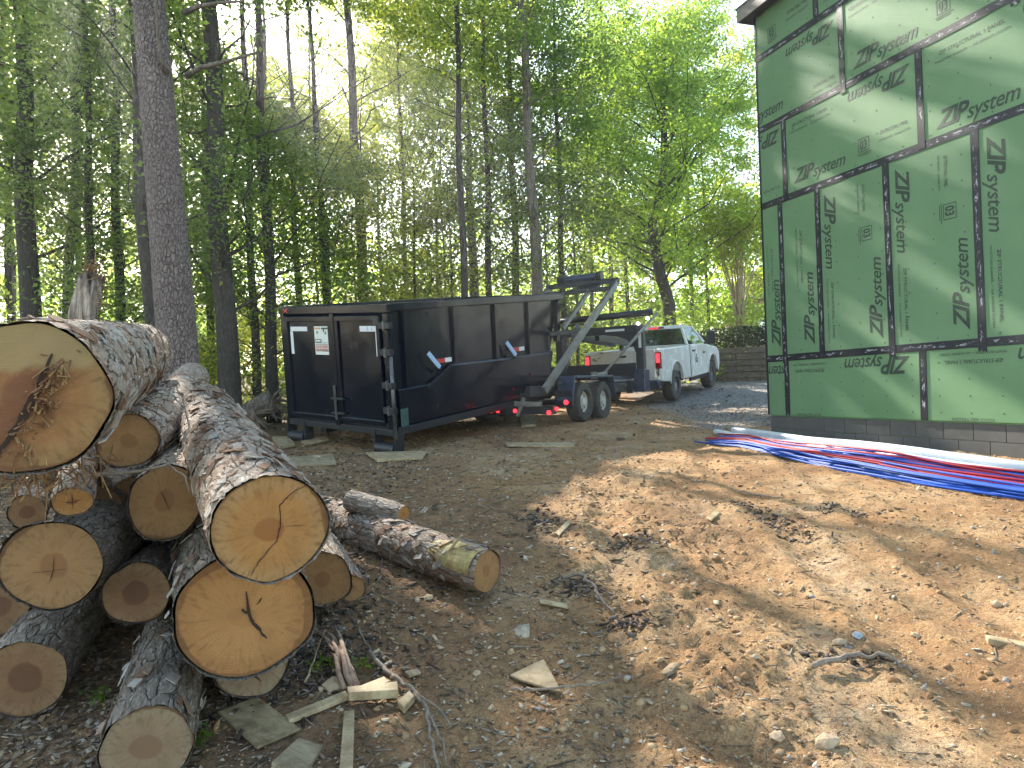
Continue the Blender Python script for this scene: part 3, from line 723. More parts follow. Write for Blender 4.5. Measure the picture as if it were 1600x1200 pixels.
# ================================================================== pipes and tubes beside the house
lowE = [G(1085, 692), G(1161, 700), G(1288, 732), G(1405, 753), G(1600, 783)]
upE = [G(1118, 680), G(1175, 689), G(1320, 710), G(1450, 729), G(1600, 752)]
def ext(e): 
    d = (e[-1]-e[-2]); d = d/np.linalg.norm(d[:2]); q = e[-1]+d*2.2; q[2] = gh(q[0], q[1]); return e+[q]
lowE, upE = ext(lowE), ext(upE)
def lerp_edge(e, t):
    e = np.array(e); L = np.concatenate([[0], np.cumsum(np.linalg.norm(np.diff(e, axis=0), axis=1))]); L /= L[-1]
    return np.array([np.interp(t, L, e[:, k]) for k in range(3)])
def tubeline(f0, t0, t1, h0, r, mat, name, label, cat, group, wob=.12, seed=0, n=26, sides=7, cross=0.):
    rg = np.random.default_rng(seed); ts = np.linspace(t0, t1, n); kn = np.linspace(t0, t1, 5); ko = rg.normal(0, wob, 5); ko[0] += rg.normal(0, wob*.6)
    kh = np.abs(rg.normal(0, .35, 5)); pts = []
    for t in ts:
        f = min(1.0, max(-.02, f0+cross*(t-.5)+np.interp(t, kn, ko)))
        a, b = lerp_edge(lowE, t), lerp_edge(upE, t); p = a*(1-f)+b*f
        p[2] = float(gz(p[0], p[1]))+.005+h0*(1+np.interp(t, kn, kh))*(.35+.65*sstep(0., .15, t))+r; pts.append(p)
    o = MB().tube(pts, r, sides).build(name, mat, None, smooth=True)
    o['label'] = label; o['category'] = cat; o['group'] = group; return o
pv = [(.0, 1.03, .0, .046, 'longest white plastic pipe on the far side of the pile nearest the house wall'), (.07, 1.11, .0, .046, 'white plastic pipe lying against the row of other white pipes'),
      (.07, 1.07, .078, .046, 'white plastic pipe resting on top of the white pipes'), (.075, .97, .01, .042, 'white plastic pipe touching the loose blue and red tubes')]
for i, (t0, f_, hh, r_, lb) in enumerate(pv):
    pts = []
    for t in np.linspace(t0, 1, 16):
        a, b = lerp_edge(lowE, t), lerp_edge(upE, t); p = a*(1-f_)+b*f_
        p = p+np.array([.03, .0, 0])*(i == 1); p[2] = float(gz(p[0], p[1]))+.005+r_+hh; pts.append(p)
    MBp = MB().tube(pts, r_, 18)
    o = MBp.build('white_pipe', PVC, None, smooth=True); tag(smooth_angle(o, 60), lb, 'pipe', 'white plastic pipes beside the house')
tubeline(0, -.0, 1, 0, .0125, PBLUE, 'blue_tube', 'single blue tube reaching farthest left on the clay at the front edge of the bundle', 'tube', 'blue water tubes in the bundle', seed=999, wob=.02)
for i in range(34):
    tubeline(random.uniform(.05, .9), random.uniform(0.03, .08), 1, random.uniform(.0, .06), .0125, PBLUE, 'blue_tube', 'thin blue plastic water tube in the loose bundle beside the house', 'tube', 'blue water tubes in the bundle', seed=i, cross=random.uniform(-.5, .5))
for i in range(11):
    tubeline(random.uniform(.25, .75), random.uniform(.01, .12), 1, random.uniform(.02, .07), .0125, PRED, 'red_tube', 'thin red plastic water tube in the loose bundle beside the house', 'tube', 'red water tubes in the bundle', seed=50+i, wob=.09, cross=random.uniform(-.3, .2))
for i in range(3):
    tubeline(random.uniform(.1, .5), random.uniform(.02, .1), 1, random.uniform(.03, .07), .012, PPALE, 'pale_tube', 'thin pale blue plastic tube in the loose bundle beside the house', 'tube', 'pale tubes in the bundle', seed=80+i, cross=-.4)

# ================================================================== roll-off dumpster
e2 = np.array([2.81, 3.1, .43]); e1 = np.array([-2.13, 1.36, .17]); e2 /= np.linalg.norm(e2); e1 /= np.linalg.norm(e1)
k = (e1@e2)/2; a, b = e2-k*e1, e1-k*e2; e2, e1 = a/np.linalg.norm(a), b/np.linalg.norm(b); e1 = e1-(e1@e2)*e2; e1 /= np.linalg.norm(e1); e3 = np.cross(e2, e1)
D0 = np.array([-1.80, 11.5, CZ-.69])
DT = Matrix(((e2[0], e1[0], e3[0], D0[0]), (e2[1], e1[1], e3[1], D0[1]), (e2[2], e1[2], e3[2], D0[2]), (0, 0, 0, 1)))
DL, DW, DH = 4.62, 2.52, 2.03
dump = thing('dumpster', D0, 'glossy black steel roll-off dumpster with closed doors and warning sign, tilted onto the trailer', 'dumpster')
def D(): return MB(DT)
D().box((.06, .06, .10), (DL-.5, DW-.06, .14)).build('floor', BLACKM, dump)
prof = [(.05, .12), (DL-.52, .12), (DL-.05, DH-.08), (.05, DH-.08)]
for y0, y1, nm in ((.05, .075, 'side_panel'), (DW-.075, DW-.05, 'side_panel')):
    D().prism(prof, 'y', y0, y1).build(nm, BLACK, dump)
# lower plate stands proud of the ribs
lowp = [(.12, .14), (DL-.52, .14), (DL-.28, .93), (2.9, .93), (1.35, .98), (.80, .72), (.12, .72)]
D().prism(lowp, 'y', -.014, .05).build('lower_side_plate', BLACK, dump, bev=.03, seg=3)
D().prism([(DL-.54, .12), (DL-.50, .12), (DL-.02, DH-.08), (DL-.06, DH-.08)], 'y', .06, DW-.06).build('front_wall', BLACK, dump)
for x_ in (.30, 1.45, 2.55, 3.55): D().box((x_, -.006, .72 if x_ < 1 else .94), (x_+.085, .05, DH-.10)).build('rib', BLACK, dump, bev=.008)
D().bar((DL-.14, .01, 1.1), (DL-.05, .01, DH-.1), .09, .10).build('rib', BLACK, dump)
for x_ in (.3, 1.45, 2.55, 3.55): D().box((x_, DW-.05, .2), (x_+.11, DW+.03, DH-.10)).build('rib', BLACK, dump)
for y_ in (-.05, DW-.06): D().box((.0, y_, DH-.12), (DL+.03, y_+.11, DH)).build('top_rail', BLACK, dump, bev=.015)
D().box((DL-.09, .06, DH-.12), (DL+.03, DW-.06, DH)).build('top_rail', BLACK, dump, bev=.015)
for y_ in (-.05, DW-.06): D().box((.02, y_, .02), (DL-.45, y_+.11, .135)).build('bottom_rail', BLACKM, dump, bev=.01)
for y_ in (.5, 1.75): D().box((.1, y_, -.1), (DL-.5, y_+.15, .10)).build('runner', BLACKM, dump)
# rear end: doors lie in the x=0 plane, facing -x
half = DW*.47
for ya, yb in ((.16, half), (half+.10, DW-.06)):
    dr = D().box((-.02, ya, .20), (.02, yb, DH-.19)).build('door', BLACK, dump, bev=.006)
    fr = D()
    fr.box((-.055, ya, .16), (-.02, yb, .24)).box((-.055, ya, DH-.26), (-.02, yb, DH-.18)).box((-.055, ya, .24), (-.02, ya+.07, DH-.26)).box((-.055, yb-.07, .24), (-.02, yb, DH-.26))
    fr.build('door_frame', BLACK, dr, bev=.008)
D().box((-.07, half, .1), (-.0, half+.10, DH-.13)).build('centre_post', BLACK, dump, bev=.012)
D().box((-.075, -.06, DH-.14), (.0, DW+.05, DH-.01)).build('top_rail', BLACK, dump, bev=.012)
D().box((-.06, -.02, .02), (.0, DW, .12)).build('bottom_rail', BLACKM, dump, bev=.008)
D().box((-.05, -.03, .0), (.05, .09, DH-.14)).build('corner_post', BLACK, dump, bev=.012)
D().box((-.05, DW-.06, .0), (.05, DW+.05, DH-.14)).build('corner_post', BLACK, dump, bev=.012)
D().tube([(-.06, -.065, -.02), (-.06, -.065, DH*.62)], .028, 12).build('lock_bar', STEEL, dump, smooth=True)
for z_ in (.42, .80, 1.30, 1.70):
    h_ = D().box((-.105, -.10, z_-.05), (-.02, .13, z_+.05)).build('hinge', BLACKM, dump, bev=.01)
    D().tube([(-.085, .02, z_-.07), (-.085, .02, z_+.07)], .028, 10).build('hinge_pin', STEEL, h_)
D().box((-.09, .13, DH-.32), (-.03, .26, DH-.22)).build('hinge', BLACKM, dump, bev=.01)
for z_ in (.28, .52): D().box((-.10, half-.14, z_), (-.05, half+.16, z_+.035)).build('latch', BLACKM, dump, bev=.008)
D().tube([(-.09, half+.05, .2), (-.09, half+.05, .75)], .02, 10).build('lock_bar', STEEL, dump)
for y_ in (.0, DW-.35):
    r_ = D().tube([(-.02, y_-.04, -.19), (-.02, y_+.36, -.19)], .105, 20).build('roller', BLACKM, dump); smooth_angle(r_)
    D().box((-.08, y_-.08, -.22), (.10, y_-.05, .10)).box((-.08, y_+.37, -.22), (.10, y_+.40, .10)).build('roller_bracket', BLACKM, dump, bev=.005)
# reflective corner marks, sign, cross, tapes
X_ = -.0235
def flat(y0, z0, y1, z1, mat, nm, par, x0=X_, t=.003): return D().box((x0-t, y0, z0), (x0, y1, z1)).build(nm, mat, par)
flat(.245, DH-.42, .62, DH-.335, REFL, 'reflective_tape', dump); flat(.245, DH-.80, .275, DH-.424, REFL, 'reflective_tape', dump)
flat(DW-.62, DH-.42, DW-.18, DH-.345, REFL, 'reflective_tape', dump); flat(DW-.24, DH-.80, DW-.17, DH-.424, REFL, 'reflective_tape', dump)
for y_ in (.34, .44): flat(y_, DH-.41, y_+.008, DH-.35, INKP, 'tape_mark', dump, X_-.004, .001)
sg = flat(1.36, DH-.80, 1.72, DH-.34, SIGNW, 'warning_sign', dump, X_)
q = X_-.0045
flat(1.56, DH-.385, 1.71, DH-.36, SIGNO, 'sign_band', sg, q, .001); flat(1.37, DH-.385, 1.54, DH-.36, INK, 'sign_band', sg, q, .001)
flat(1.55, DH-.60, 1.705, DH-.545, INK, 'sign_band', sg, q, .001); flat(1.57, DH-.587, 1.69, DH-.558, SIGNW, 'sign_band', sg, q-.0015, .001)
for z_ in (.61, .635, .725, .745): flat(1.39, DH-z_, 1.70, DH-z_+.007, INKP, 'sign_line', sg, q, .001)
for y_, z_ in ((1.43, .47), (1.47, .43), (1.63, .46)): flat(y_, DH-z_, y_+.03, DH-z_+.045, INKP, 'sign_picture', sg, q, .001)
def dtext(s, yr, z, wid, hgt, mat, par, bold=.02):
    V, Fc = text_geo(s, bold); V = V.copy(); V[:, 0] -= V[:, 0].min(); V[:, 0] *= wid/V[:, 0].max(); V[:, 1] *= hgt/.7
    W = np.stack([np.full(len(V), q-.0025), yr-V[:, 0], z+V[:, 1]], 1); A = np.array(DT); obj('lettering', raw_mesh('lettering', W@A[:3, :3].T+A[:3, 3]-D0, Fc), mat, par)
dtext('DANGER', 1.695, DH-.69, .30, .045, SIGNR, sg); dtext('NO PARKING', 1.695, DH-.735, .30, .035, SIGNR, sg)
V_ = D(); V_.bar((-.078, DW-.20, DH-.05), (-.078, DW-.10, DH-.11), .003, .02).bar((-.08, DW-.10, DH-.05), (-.08, DW-.20, DH-.11), .003, .02); V_.build('red_paint_cross', REFR, dump)
def sflat(x0, z0, x1, z1, mat, nm, y=-.0385): return D().box((x0, y-.003, z0), (x1, y, z1)).build(nm, mat, dump)
for x_ in (1.02, 3.05):
    zt = 1.02
    D().box((x_, .015, zt), (x_+.20, .048, zt+.07)).build('reflective_tape', REFR, dump); D().box((x_+.2, .015, zt), (x_+.36, .048, zt+.07)).build('reflective_tape', REFL, dump)
    D().bar((x_-.27, -.06, zt+.20), (x_-.06, -.10, zt-.05), .02, .07).build('step_plate', REFB, dump)
    D().bar((x_-.06, -.10, zt-.06), (x_-.06, .04, zt-.14), .07, .02).build('step_bracket', BLACKM, dump)
D().box((.10, -.04, DH*.02+.10), (.26, -.037, .42)).build('scuff_patch', simple('green_scuff', (.05, .11, .10), .6, .5, 14), dump)
for x_, z_ in ((2.95, .35), (3.55, .55)): D().tube([(x_, -.05, z_), (x_, -.035, z_)], .022, 10).build('marker_light', RED_D, dump)

# ================================================================== roll-off trailer
TH = np.array([.5, .866, 0]); TLf = np.array([-.866, .5, 0]); W1 = P(915, 625, 14.55)
T0 = np.array([W1[0], W1[1], float(gz(W1[0], W1[1]))])
trailer = thing('trailer', T0, 'black gooseneck roll-off trailer with raised tilt frame and tandem wheels hitched to the pickup', 'trailer')
TT = Matrix(((TH[0], TLf[0], 0, T0[0]), (TH[1], TLf[1], 0, T0[1]), (0, 0, 1, T0[2]), (0, 0, 0, 1)))
def T(): return MB(TT)
def wheel(T_, parent, c, r, w, side, rimmat, rimr=.52, holes=8, bev=.03):
    """wheel with axle along y, outer face towards side"""
    x, y, z = c; n = 40; m = MB(T_)
    prof_ = [(-.5, .60), (-.5, .90), (-.42, .975), (-.2, 1.0), (.2, 1.0), (.42, .975), (.5, .90), (.5, .60), (.34, .52), (-.34, .52)]
    V = []; Fc = []
    for i in range(n):
        a = 2*pi*i/n
        for j, (ty, tr) in enumerate(prof_):
            rr = tr*r*(1-.018*(i % 2) if tr > .95 else 1)
            V.append((x+cos(a)*rr, y+ty*w, z+sin(a)*rr))
    k_ = len(prof_)
    for i in range(n):
        for j in range(k_): Fc.append([i*k_+j, i*k_+(j+1) % k_, ((i+1) % n)*k_+(j+1) % k_, ((i+1) % n)*k_+j])
    m.add(V, Fc); ty = m.build('tyre', RUBBER, parent); smooth_angle(ty, 30)
    m = MB(T_); V = []; Fc = []; ro = y+side*w*.30; pr_ = [(.58, .12), (.55, .0), (.49, -.01), (.46, -.16), (.30, -.10), (.22, -.02), (.20, .10), (.0, .12)]
    for i in range(n):
        a = 2*pi*i/n
        for (rr, dd) in pr_: V.append((x+cos(a)*rr*r, ro+side*dd*w, z+sin(a)*rr*r))
    k_ = len(pr_)
    for i in range(n):
        for j in range(k_-1): Fc.append([i*k_+j, i*k_+j+1, ((i+1) % n)*k_+j+1, ((i+1) % n)*k_+j])
    m.add(V, Fc); rm = m.build('rim', rimmat, ty); smooth_angle(rm, 35)
    hm = MB(T_)
    for i in range(holes):
        a = 2*pi*i/holes; hm.tube([(x+cos(a)*.385*r, ro-side*.10*w, z+sin(a)*.385*r), (x+cos(a)*.385*r, ro-side*.145*w+side*.055*w, z+sin(a)*.385*r)], .055*r, 8)
    hm.build('rim_hole', BLACKM, rm)
    return ty
WR = .39
for x_ in (0, .93):
    wheel(TT, trailer, (x_, .13, WR), WR, .26, -1, RIM); wheel(TT, trailer, (x_, 2.27, WR), WR, .26, 1, RIM)
    T().tube([(x_, .2, WR), (x_, 2.2, WR)], .06, 10).build('axle', BLACKM, trailer)
for y0, y1 in ((-.02, .32), (2.08, 2.42)):
    T().prism([(-.62, .42), (-.58, .42), (-.46, .84), (1.36, .86), (1.50, .44), (1.54, .44), (1.40, .90), (-.50, .89)], 'y', y0, y1).build('fender', FENDER, trailer, bev=.01)
T().box((-.60, .0, .30), (-.55, .36, .62)).build('mud_plate', BLACKM, trailer)
for y_ in (.42, 1.86): T().box((-1.45, y_, .52), (3.2, y_+.10, .72)).build('frame_rail', BLACKM, trailer, bev=.01)
for x_ in (-1.0, -.2, .6, 1.4, 2.2): T().box((x_, .52, .54), (x_+.08, 1.86, .66)).build('cross_member', BLACKM, trailer)
T().box((-1.58, -.10, .22), (-1.45, 2.40, .36)).build('rear_bumper', BLACKM, trailer, bev=.01)
T().box((-1.5, .50, .34), (-1.42, .60, .60)).build('bumper_bracket', BLACKM, trailer); T().box((-1.5, 1.8, .34), (-1.42, 1.9, .60)).build('bumper_bracket', BLACKM, trailer)
T().bar((-1.62, .1, .40), (-1.62, .65, .42), .03, .08).build('tail_hook', STEELP, trailer); T().bar((-1.62, .60, .2), (-1.62, .45, .52), .03, .06).build('tail_hook', STEELP, trailer)
for (x_, y_, z_, r_) in ((-1.585, 1.02, .29, .03), (-1.585, 1.16, .29, .03), (-1.585, 1.30, .29, .03), (-1.585, -.02, .25, .04), (-1.50, -.13, .31, .035), (-1.585, .66, .29, .035), (-.605, .12, .40, .045)):
    T().tube([(x_-.02, y_, z_), (x_, y_, z_)], r_, 12).build('marker_light', RED_L, trailer)
# raised tilt frame
TR_ = P(964, 440, 15.8); BR_ = P(850, 612, 13.1); up_ = (0, 0, 1)
def off(p, k): return p+TLf*k
for k_, nm, mt, w_ in ((0, 'tilt_rail', STEEL, .10), (1.6, 'tilt_rail', STEEL, .10)):
    MB().bar(off(BR_, k_), off(TR_, k_), .075, .13).build(nm, mt, trailer, bev=.008)
MB().bar(BR_+np.array([0, 0, .075]), BR_*.28+TR_*.72+np.array([0, 0, .075]), .07, .02).build('rail_wear_strip', STEELP, trailer)
MB().bar(off(BR_, 1.6)+np.array([0, 0, .075]), off(BR_*.28+TR_*.72, 1.6)+np.array([0, 0, .075]), .07, .02).build('rail_wear_strip', STEELP, trailer)
S2 = BR_*.07+TR_*.93; S3 = BR_*.5+TR_*.5
for k_ in (.52, 1.12): MB().bar(off(BR_*.46+TR_*.54, k_), off(S2, k_), .06, .09).build('inner_rail', STEEL, trailer, bev=.006)
MB().bar(off(TR_, -.05)+np.array([0, 0, .03]), off(TR_, 1.65)+np.array([0, 0, .03]), .10, .10).build('tilt_crossbar', BLACKM, trailer, bev=.008)
MB().bar(S2, off(S2, 1.6), .09, .09).build('tilt_crossbar', BLACKM, trailer, bev=.008)
MB().bar(off(BR_*.5+TR_*.5, .05), off(BR_*.5+TR_*.5, 1.55), .10, .07).build('tilt_crossbar', STEEL, trailer, bev=.008)
MB().bar(off(TR_*.93+BR_*.07, .6), off(TR_, .6), .5, .06).build('winch_plate', BLACKM, trailer)
c_ = off(TR_, .85)+np.array([0, 0, .15])
wi = MB().tube([off(c_, -.38), off(c_, .30)], .085, 16).build('winch', FENDER, trailer); smooth_angle(wi)
MB().tube([off(c_, .34), off(c_, .50)], .11, 14).tube([off(c_, -.52), off(c_, -.40)], .10, 14).build('winch_motor', BLACKM, trailer)
MB().bar(off(TR_*.86+BR_*.14, -.0), TR_+np.array([-.1, -.02, .0]), .04, .12).build('gusset', BLACKM, trailer)
# lift cylinders and sheaves under the tilt frame
for k_ in (.25, 1.35):
    a_ = np.array(TT @ Vector((.1, .42+k_*.9, .7))); b_ = off(BR_*.42+TR_*.58, k_)
    MB().tube([a_, (a_+b_)/2], .075, 14).build('lift_cylinder', BLACKM, trailer, smooth=True); MB().tube([(a_+b_)/2, b_], .04, 12).build('lift_rod', STEEL, trailer, smooth=True)
MB().bar(BR_*.86+TR_*.14+np.array([0, 0, -.16]), np.array(TT @ Vector((.5, .5, .75))), .06, .05).build('brace', BLACKM, trailer)
# front structure: two risers, crossbars, boards
FX = 2.75
T().box((FX, -.20, .55), (FX+.16, -.02, 2.02)).build('riser', BLACKM, trailer, bev=.012); T().box((FX, 1.80, .55), (FX+.14, 1.98, 2.02)).build('riser', BLACKM, trailer, bev=.012)
T().box((FX-.01, -.018, 1.84), (FX+.13, 2.5, 2.02)).build('upper_beam', BLACKM, trailer, bev=.01)
T().tube([(FX+.05, -.42, 2.28), (FX+.05, 2.5, 2.22)], .075, 14).build('tarp_roller', BLACKM, trailer, smooth=True)
T().tube([(FX-.05, 1.2, 2.12), (FX-.05, 2.6, 2.1)], .03, 8).build('tarp_arm', BLACKM, trailer)
T().prism([(-.02, 1.84), (-.02, 1.38), (.05, 1.56), (.2, 1.70), (.45, 1.79), (.75, 1.84)], 'x', FX+.02, FX+.10).build('gusset', BLACKM, trailer)
T().box((FX-.03, -.02, .82), (FX+.0, 2.35, 1.17)).build('front_board', BLACKM, trailer, bev=.006)
T().box((1.45, .10, .80), (FX, .14, .88)).build('side_rail', FENDER, trailer, bev=.004); T().box((1.45, .20, .55), (FX+.3, .24, .64)).build('side_rail', STEEL, trailer)
T().box((FX-.1, -.24, .52), (FX+.24, .02, 1.02)).build('tool_box', FENDER, trailer, bev=.015)
T().box((FX-.34, -.02, .50), (FX-.24, .10, .78)).build('jack_leg', BLACKM, trailer)
T().box((FX-.045, .22, 1.90), (FX-.035, .68, 1.95)).build('reflective_tape', REFL, trailer); T().box((FX-.03, -.16, 1.50), (FX-.008, -.10, 1.86)).build('reflective_tape', REFL, trailer)
for y_, z_ in ((-.12, 2.04), (-.34, 2.14)): T().tube([(FX-.08, y_, z_), (FX-.04, y_, z_)], .035, 12).build('work_lamp', WHITE_L, trailer)
# gooseneck over the bed of the pickup
for y_ in (.95, 1.35): T().bar((FX+.1, y_, 1.80), (FX+2.1, y_, 1.74), .10, .16).build('gooseneck_beam', BLACKM, trailer)
T().tube([(FX+2.1, 1.15, 1.80), (FX+2.1, 1.15, .98)], .06, 12).build('coupler', BLACKM, trailer)
st0, st1 = P(943, 584, 15.9), P(1027, 489, 17.0)
MB().tube([st0, st1], .032, 10).build('strut', STEELP, trailer, smooth=True)
MB().tube([st0+np.array([-.22, 0, -.03]), st0+np.array([.08, 0, .0])], .05, 10).tube([st0+np.array([-.20, 0, -.10]), st0+np.array([-.20, 0, .05])], .07, 10).build('strut_spring', STEELP, trailer)

# ================================================================== pickup truck
pa = P(1058, 600, 19.7); PH = np.array([.497, .868, 0]); PL = np.array([-.868, .497, 0])
K0 = np.array([pa[0], pa[1], 0])+PL*.98; K0[2] = float(gz(K0[0], K0[1]))-.0
f0 = K0+PH*3.57; slope = (float(gz(f0[0], f0[1]))-K0[2])/3.57; up3 = np.array([-PH[0]*slope, -PH[1]*slope, 1]); up3 /= np.linalg.norm(up3); fw = PH+np.array([0, 0, slope]); fw /= np.linalg.norm(fw); lf = np.cross(up3, fw)
PT = Matrix(((fw[0], lf[0], up3[0], K0[0]), (fw[1], lf[1], up3[1], K0[1]), (fw[2], lf[2], up3[2], K0[2]), (0, 0, 0, 1)))
truck = thing('pickup_truck', K0, 'white regular cab pickup truck with red tail lights lit, pulling the trailer', 'truck')
def K(): return MB(PT)
def arch(cx, r, z, n=12, a0=0, a1=180): return [(cx+r*cos(radians(a0+(a1-a0)*i/n)), z+r*sin(radians(a0+(a1-a0)*i/n))) for i in range(n+1)]
R_ = .47
bedp = [(-1.22, .62), (-.58, .55)]+arch(0, .52, .50, 12, 176, 4)+[(.60, .52), (1.30, .50), (1.30, 1.40), (-1.24, 1.42)]
cabp = [(1.315, .50), (2.98, .50)]+arch(3.57, .52, .50, 12, 176, 4)+[(4.28, .52), (4.40, .70), (4.38, 1.08), (4.15, 1.22), (2.95, 1.36), (1.315, 1.41)]
def side(poly, y0, y1, nm, taper=.0):
    m = K().prism(poly, 'y', y0, y1); return m.build(nm, WHITEP, truck, bev=.035, seg=3)
for sg_ in (-1, 1):
    o = side(bedp, sg_*1.0, sg_*.93, 'bed_side'); smooth_angle(o, 30)
    o = side(cabp, sg_*1.0, sg_*.93, 'cab_side'); smooth_angle(o, 30)
    K().prism(arch(0, .565, .5, 12, 180, 0)+arch(0, .525, .5, 12, 0, 180), 'y', sg_*1.0, sg_*1.025).build('arch_flare', WHITEP, truck, bev=.008)
    K().prism(arch(3.57, .565, .5, 12, 180, 0)+arch(3.57, .525, .5, 12, 0, 180), 'y', sg_*1.0, sg_*1.025).build('arch_flare', WHITEP, truck, bev=.008)
K().prism([(1.33, .50), (3.0, .50), (3.0, 1.05), (4.36, 1.02), (4.14, 1.24), (2.95, 1.38), (1.33, 1.41)], 'y', -.929, .929).build('cab_body', WHITEP, truck, bev=.02)
K().box((-1.2, -.86, .62), (1.30, .86, .70)).build('bed_floor', BLACKM, truck); K().box((-1.2, -.928, 1.02), (1.24, -.87, 1.40)).box((-1.2, .87, 1.02), (1.24, .928, 1.40)).build('bed_lining', WHITEP, truck); K().box((1.24, -.86, .70), (1.30, .86, 1.40)).build('bed_bulkhead', WHITEP, truck)
tg = K().box((-1.26, -.86, .70), (-1.19, .86, 1.42)).build('tailgate', WHITEP, truck, bev=.02, seg=3)
K().box((-1.275, -.12, 1.24), (-1.262, .12, 1.30)).build('handle', BLACKM, tg); K().prism([(-.06, .98), (.0, .92), (.06, .98), (.08, 1.10), (-.08, 1.10)], 'x', -1.268, -1.262).build('emblem', STEEL, tg)
K().box((-1.252, -.93, .58), (-1.20, .93, .70)).build('rear_sill', WHITEP, truck, bev=.01)
bp = K().box((-1.42, -.98, .44), (-1.22, .98, .66)).build('rear_bumper', FENDER, truck, bev=.03, seg=3)
K().box((-1.424, -.15, .50), (-1.420, .15, .60)).build('licence_plate', SIGNW, bp)
K().box((4.38, -.95, .45), (4.50, .95, .72)).build('front_bumper', STEEL, truck, bev=.03)
K().box((4.37, -.75, .76), (4.42, .75, 1.08)).build('grille', BLACKM, truck, bev=.01)
for sg_ in (-1, 1):
    tl = K().box((-1.262, sg_*.87, .93), (-1.16, sg_*1.008, 1.34)).build('tail_light', RED_D, truck, bev=.015)
    K().box((-1.268, sg_*.895, 1.08), (-1.255, sg_*.985, 1.30)).build('brake_lamp', RED_L, tl)
    K().box((4.30, sg_*.72, .80), (4.41, sg_*.98, 1.06)).build('headlight', SIGNW, truck, bev=.02)
    mr = K().bar((2.72, sg_*1.0, 1.38), (2.70, sg_*1.14, 1.46), .06, .05).build('mirror', BLACKM, truck); K().box((2.66, sg_*1.12, 1.36), (2.76, sg_*1.34, 1.72)).build('mirror_head', BLACKM, mr, bev=.02)
    dh = K().box((1.50, sg_*1.002, 1.20), (1.72, sg_*1.035, 1.25)).build('door_handle', BLACKM, truck, bev=.01)
    K().box((1.303, sg_*.99, .54), (1.312, sg_*1.004, 1.40)).build('panel_gap', BLACKM, truck); K().box((2.92, sg_*.99, .62), (2.928, sg_*1.004, 1.36)).build('panel_gap', BLACKM, truck); K().box((1.40, sg_*.99, .60), (1.408, sg_*1.003, 1.40)).build('panel_gap', BLACKM, truck)
    K().box((1.35, sg_*.90, .40), (2.95, sg_*.98, .50)).build('sill_step', BLACKM, truck, bev=.01)
K().box((-1.2, -.80, .45), (3.9, .80, .62)).build('chassis', BLACKM, truck)
for x_ in (0, 3.57):
    for sg_ in (-1, 1): K().prism([(x_-.50, .46), (x_+.50, .46), (x_+.50, .9), (x_+.3, 1.03), (x_-.3, 1.03), (x_-.50, .9)], 'y', sg_*.66, sg_*.69).build('wheel_well', BLACKM, truck)
# cab greenhouse: roof, pillars, glass
base = [(1.34, .90, 1.405), (1.34, -.90, 1.405), (3.10, -.92, 1.36), (3.10, .92, 1.36)]; top = [(1.55, .72, 1.88), (1.55, -.72, 1.88), (2.42, -.74, 1.90), (2.42, .74, 1.90)]
rf = K().add([(1.52, -.73, 1.87), (1.52, .73, 1.87), (2.48, .75, 1.885), (2.48, -.75, 1.885), (1.62, -.60, 1.965), (1.62, .60, 1.965), (2.34, .60, 1.965), (2.34, -.60, 1.965)],
             [[0, 1, 2, 3], [7, 6, 5, 4], [0, 4, 5, 1], [1, 5, 6, 2], [2, 6, 7, 3], [3, 7, 4, 0]]).build('roof', WHITEP, truck, bev=.02, seg=2); smooth_angle(rf, 40)
K().box((1.50, -.22, 1.90), (1.56, .22, 1.94)).build('third_brake_light', RED_D, truck)
K().box((1.492, -.06, 1.905), (1.505, .02, 1.93)).box((1.492, .05, 1.905), (1.505, .2, 1.93)).build('brake_lamp', RED_L, truck)
for a_, b_, w_ in ((base[0], top[0], .13), (base[1], top[1], .13), (base[2], top[2], .06), (base[3], top[3], .06)): K().bar(a_, b_, w_, .05, up=(0, 1, 0) ).build('pillar', WHITEP, truck, bev=.008)
for sg_ in (-1, 1): K().bar((1.36, sg_*.905, 1.40), (1.555, sg_*.735, 1.87), .22, .045, up=(0, 1, 0)).build('pillar', WHITEP, truck)
K().box((1.33, -.90, 1.39), (1.37, .90, 1.43)).build('belt_moulding', WHITEP, truck)
def quad(m, pts, t): 
    pts = [Vector(p) for p in pts]; n = (pts[1]-pts[0]).cross(pts[2]-pts[0]).normalized()*t; return m.add(pts+[p+n for p in pts], [[0, 1, 2, 3], [7, 6, 5, 4], [0, 4, 5, 1], [1, 5, 6, 2], [2, 6, 7, 3], [3, 7, 4, 0]])
quad(K(), [(1.36, .80, 1.42), (1.36, -.80, 1.42), (1.545, -.68, 1.87), (1.545, .68, 1.87)], .006).build('rear_window', GLASS, truck)
quad(K(), [(3.08, .86, 1.38), (3.08, -.86, 1.38), (2.44, -.70, 1.88), (2.44, .70, 1.88)], .006).build('windscreen', GLASS, truck)
for sg_ in (-1, 1): quad(K(), [(1.55, sg_*.905, 1.41), (2.98, sg_*.915, 1.38), (2.40, sg_*.745, 1.87), (1.66, sg_*.735, 1.87)], .006).build('side_window', GLASS, truck)
K().box((1.7, .15, 1.0), (2.0, .65, 1.62)).build('seat', BLACKM, truck, bev=.05); K().box((1.7, -.65, 1.0), (2.0, -.15, 1.62)).build('seat', BLACKM, truck, bev=.05); K().box((2.75, -.78, 1.2), (3.0, .78, 1.42)).build('dashboard', BLACKM, truck)
for x_ in (0, 3.57):
    for sg_ in (-1, 1): wheel(PT, truck, (x_, sg_*.84, .405), .405, .28, sg_, ALLOY)
m_ = K()
for z_, a_, b_ in ((1.02, 1.78, 1.98), (.97, 1.72, 2.04), (.92, 1.74, 2.02), (.88, 1.76, 2.00)): m_.box((a_, -1.0035, z_), (b_, -1.001, z_+.026))
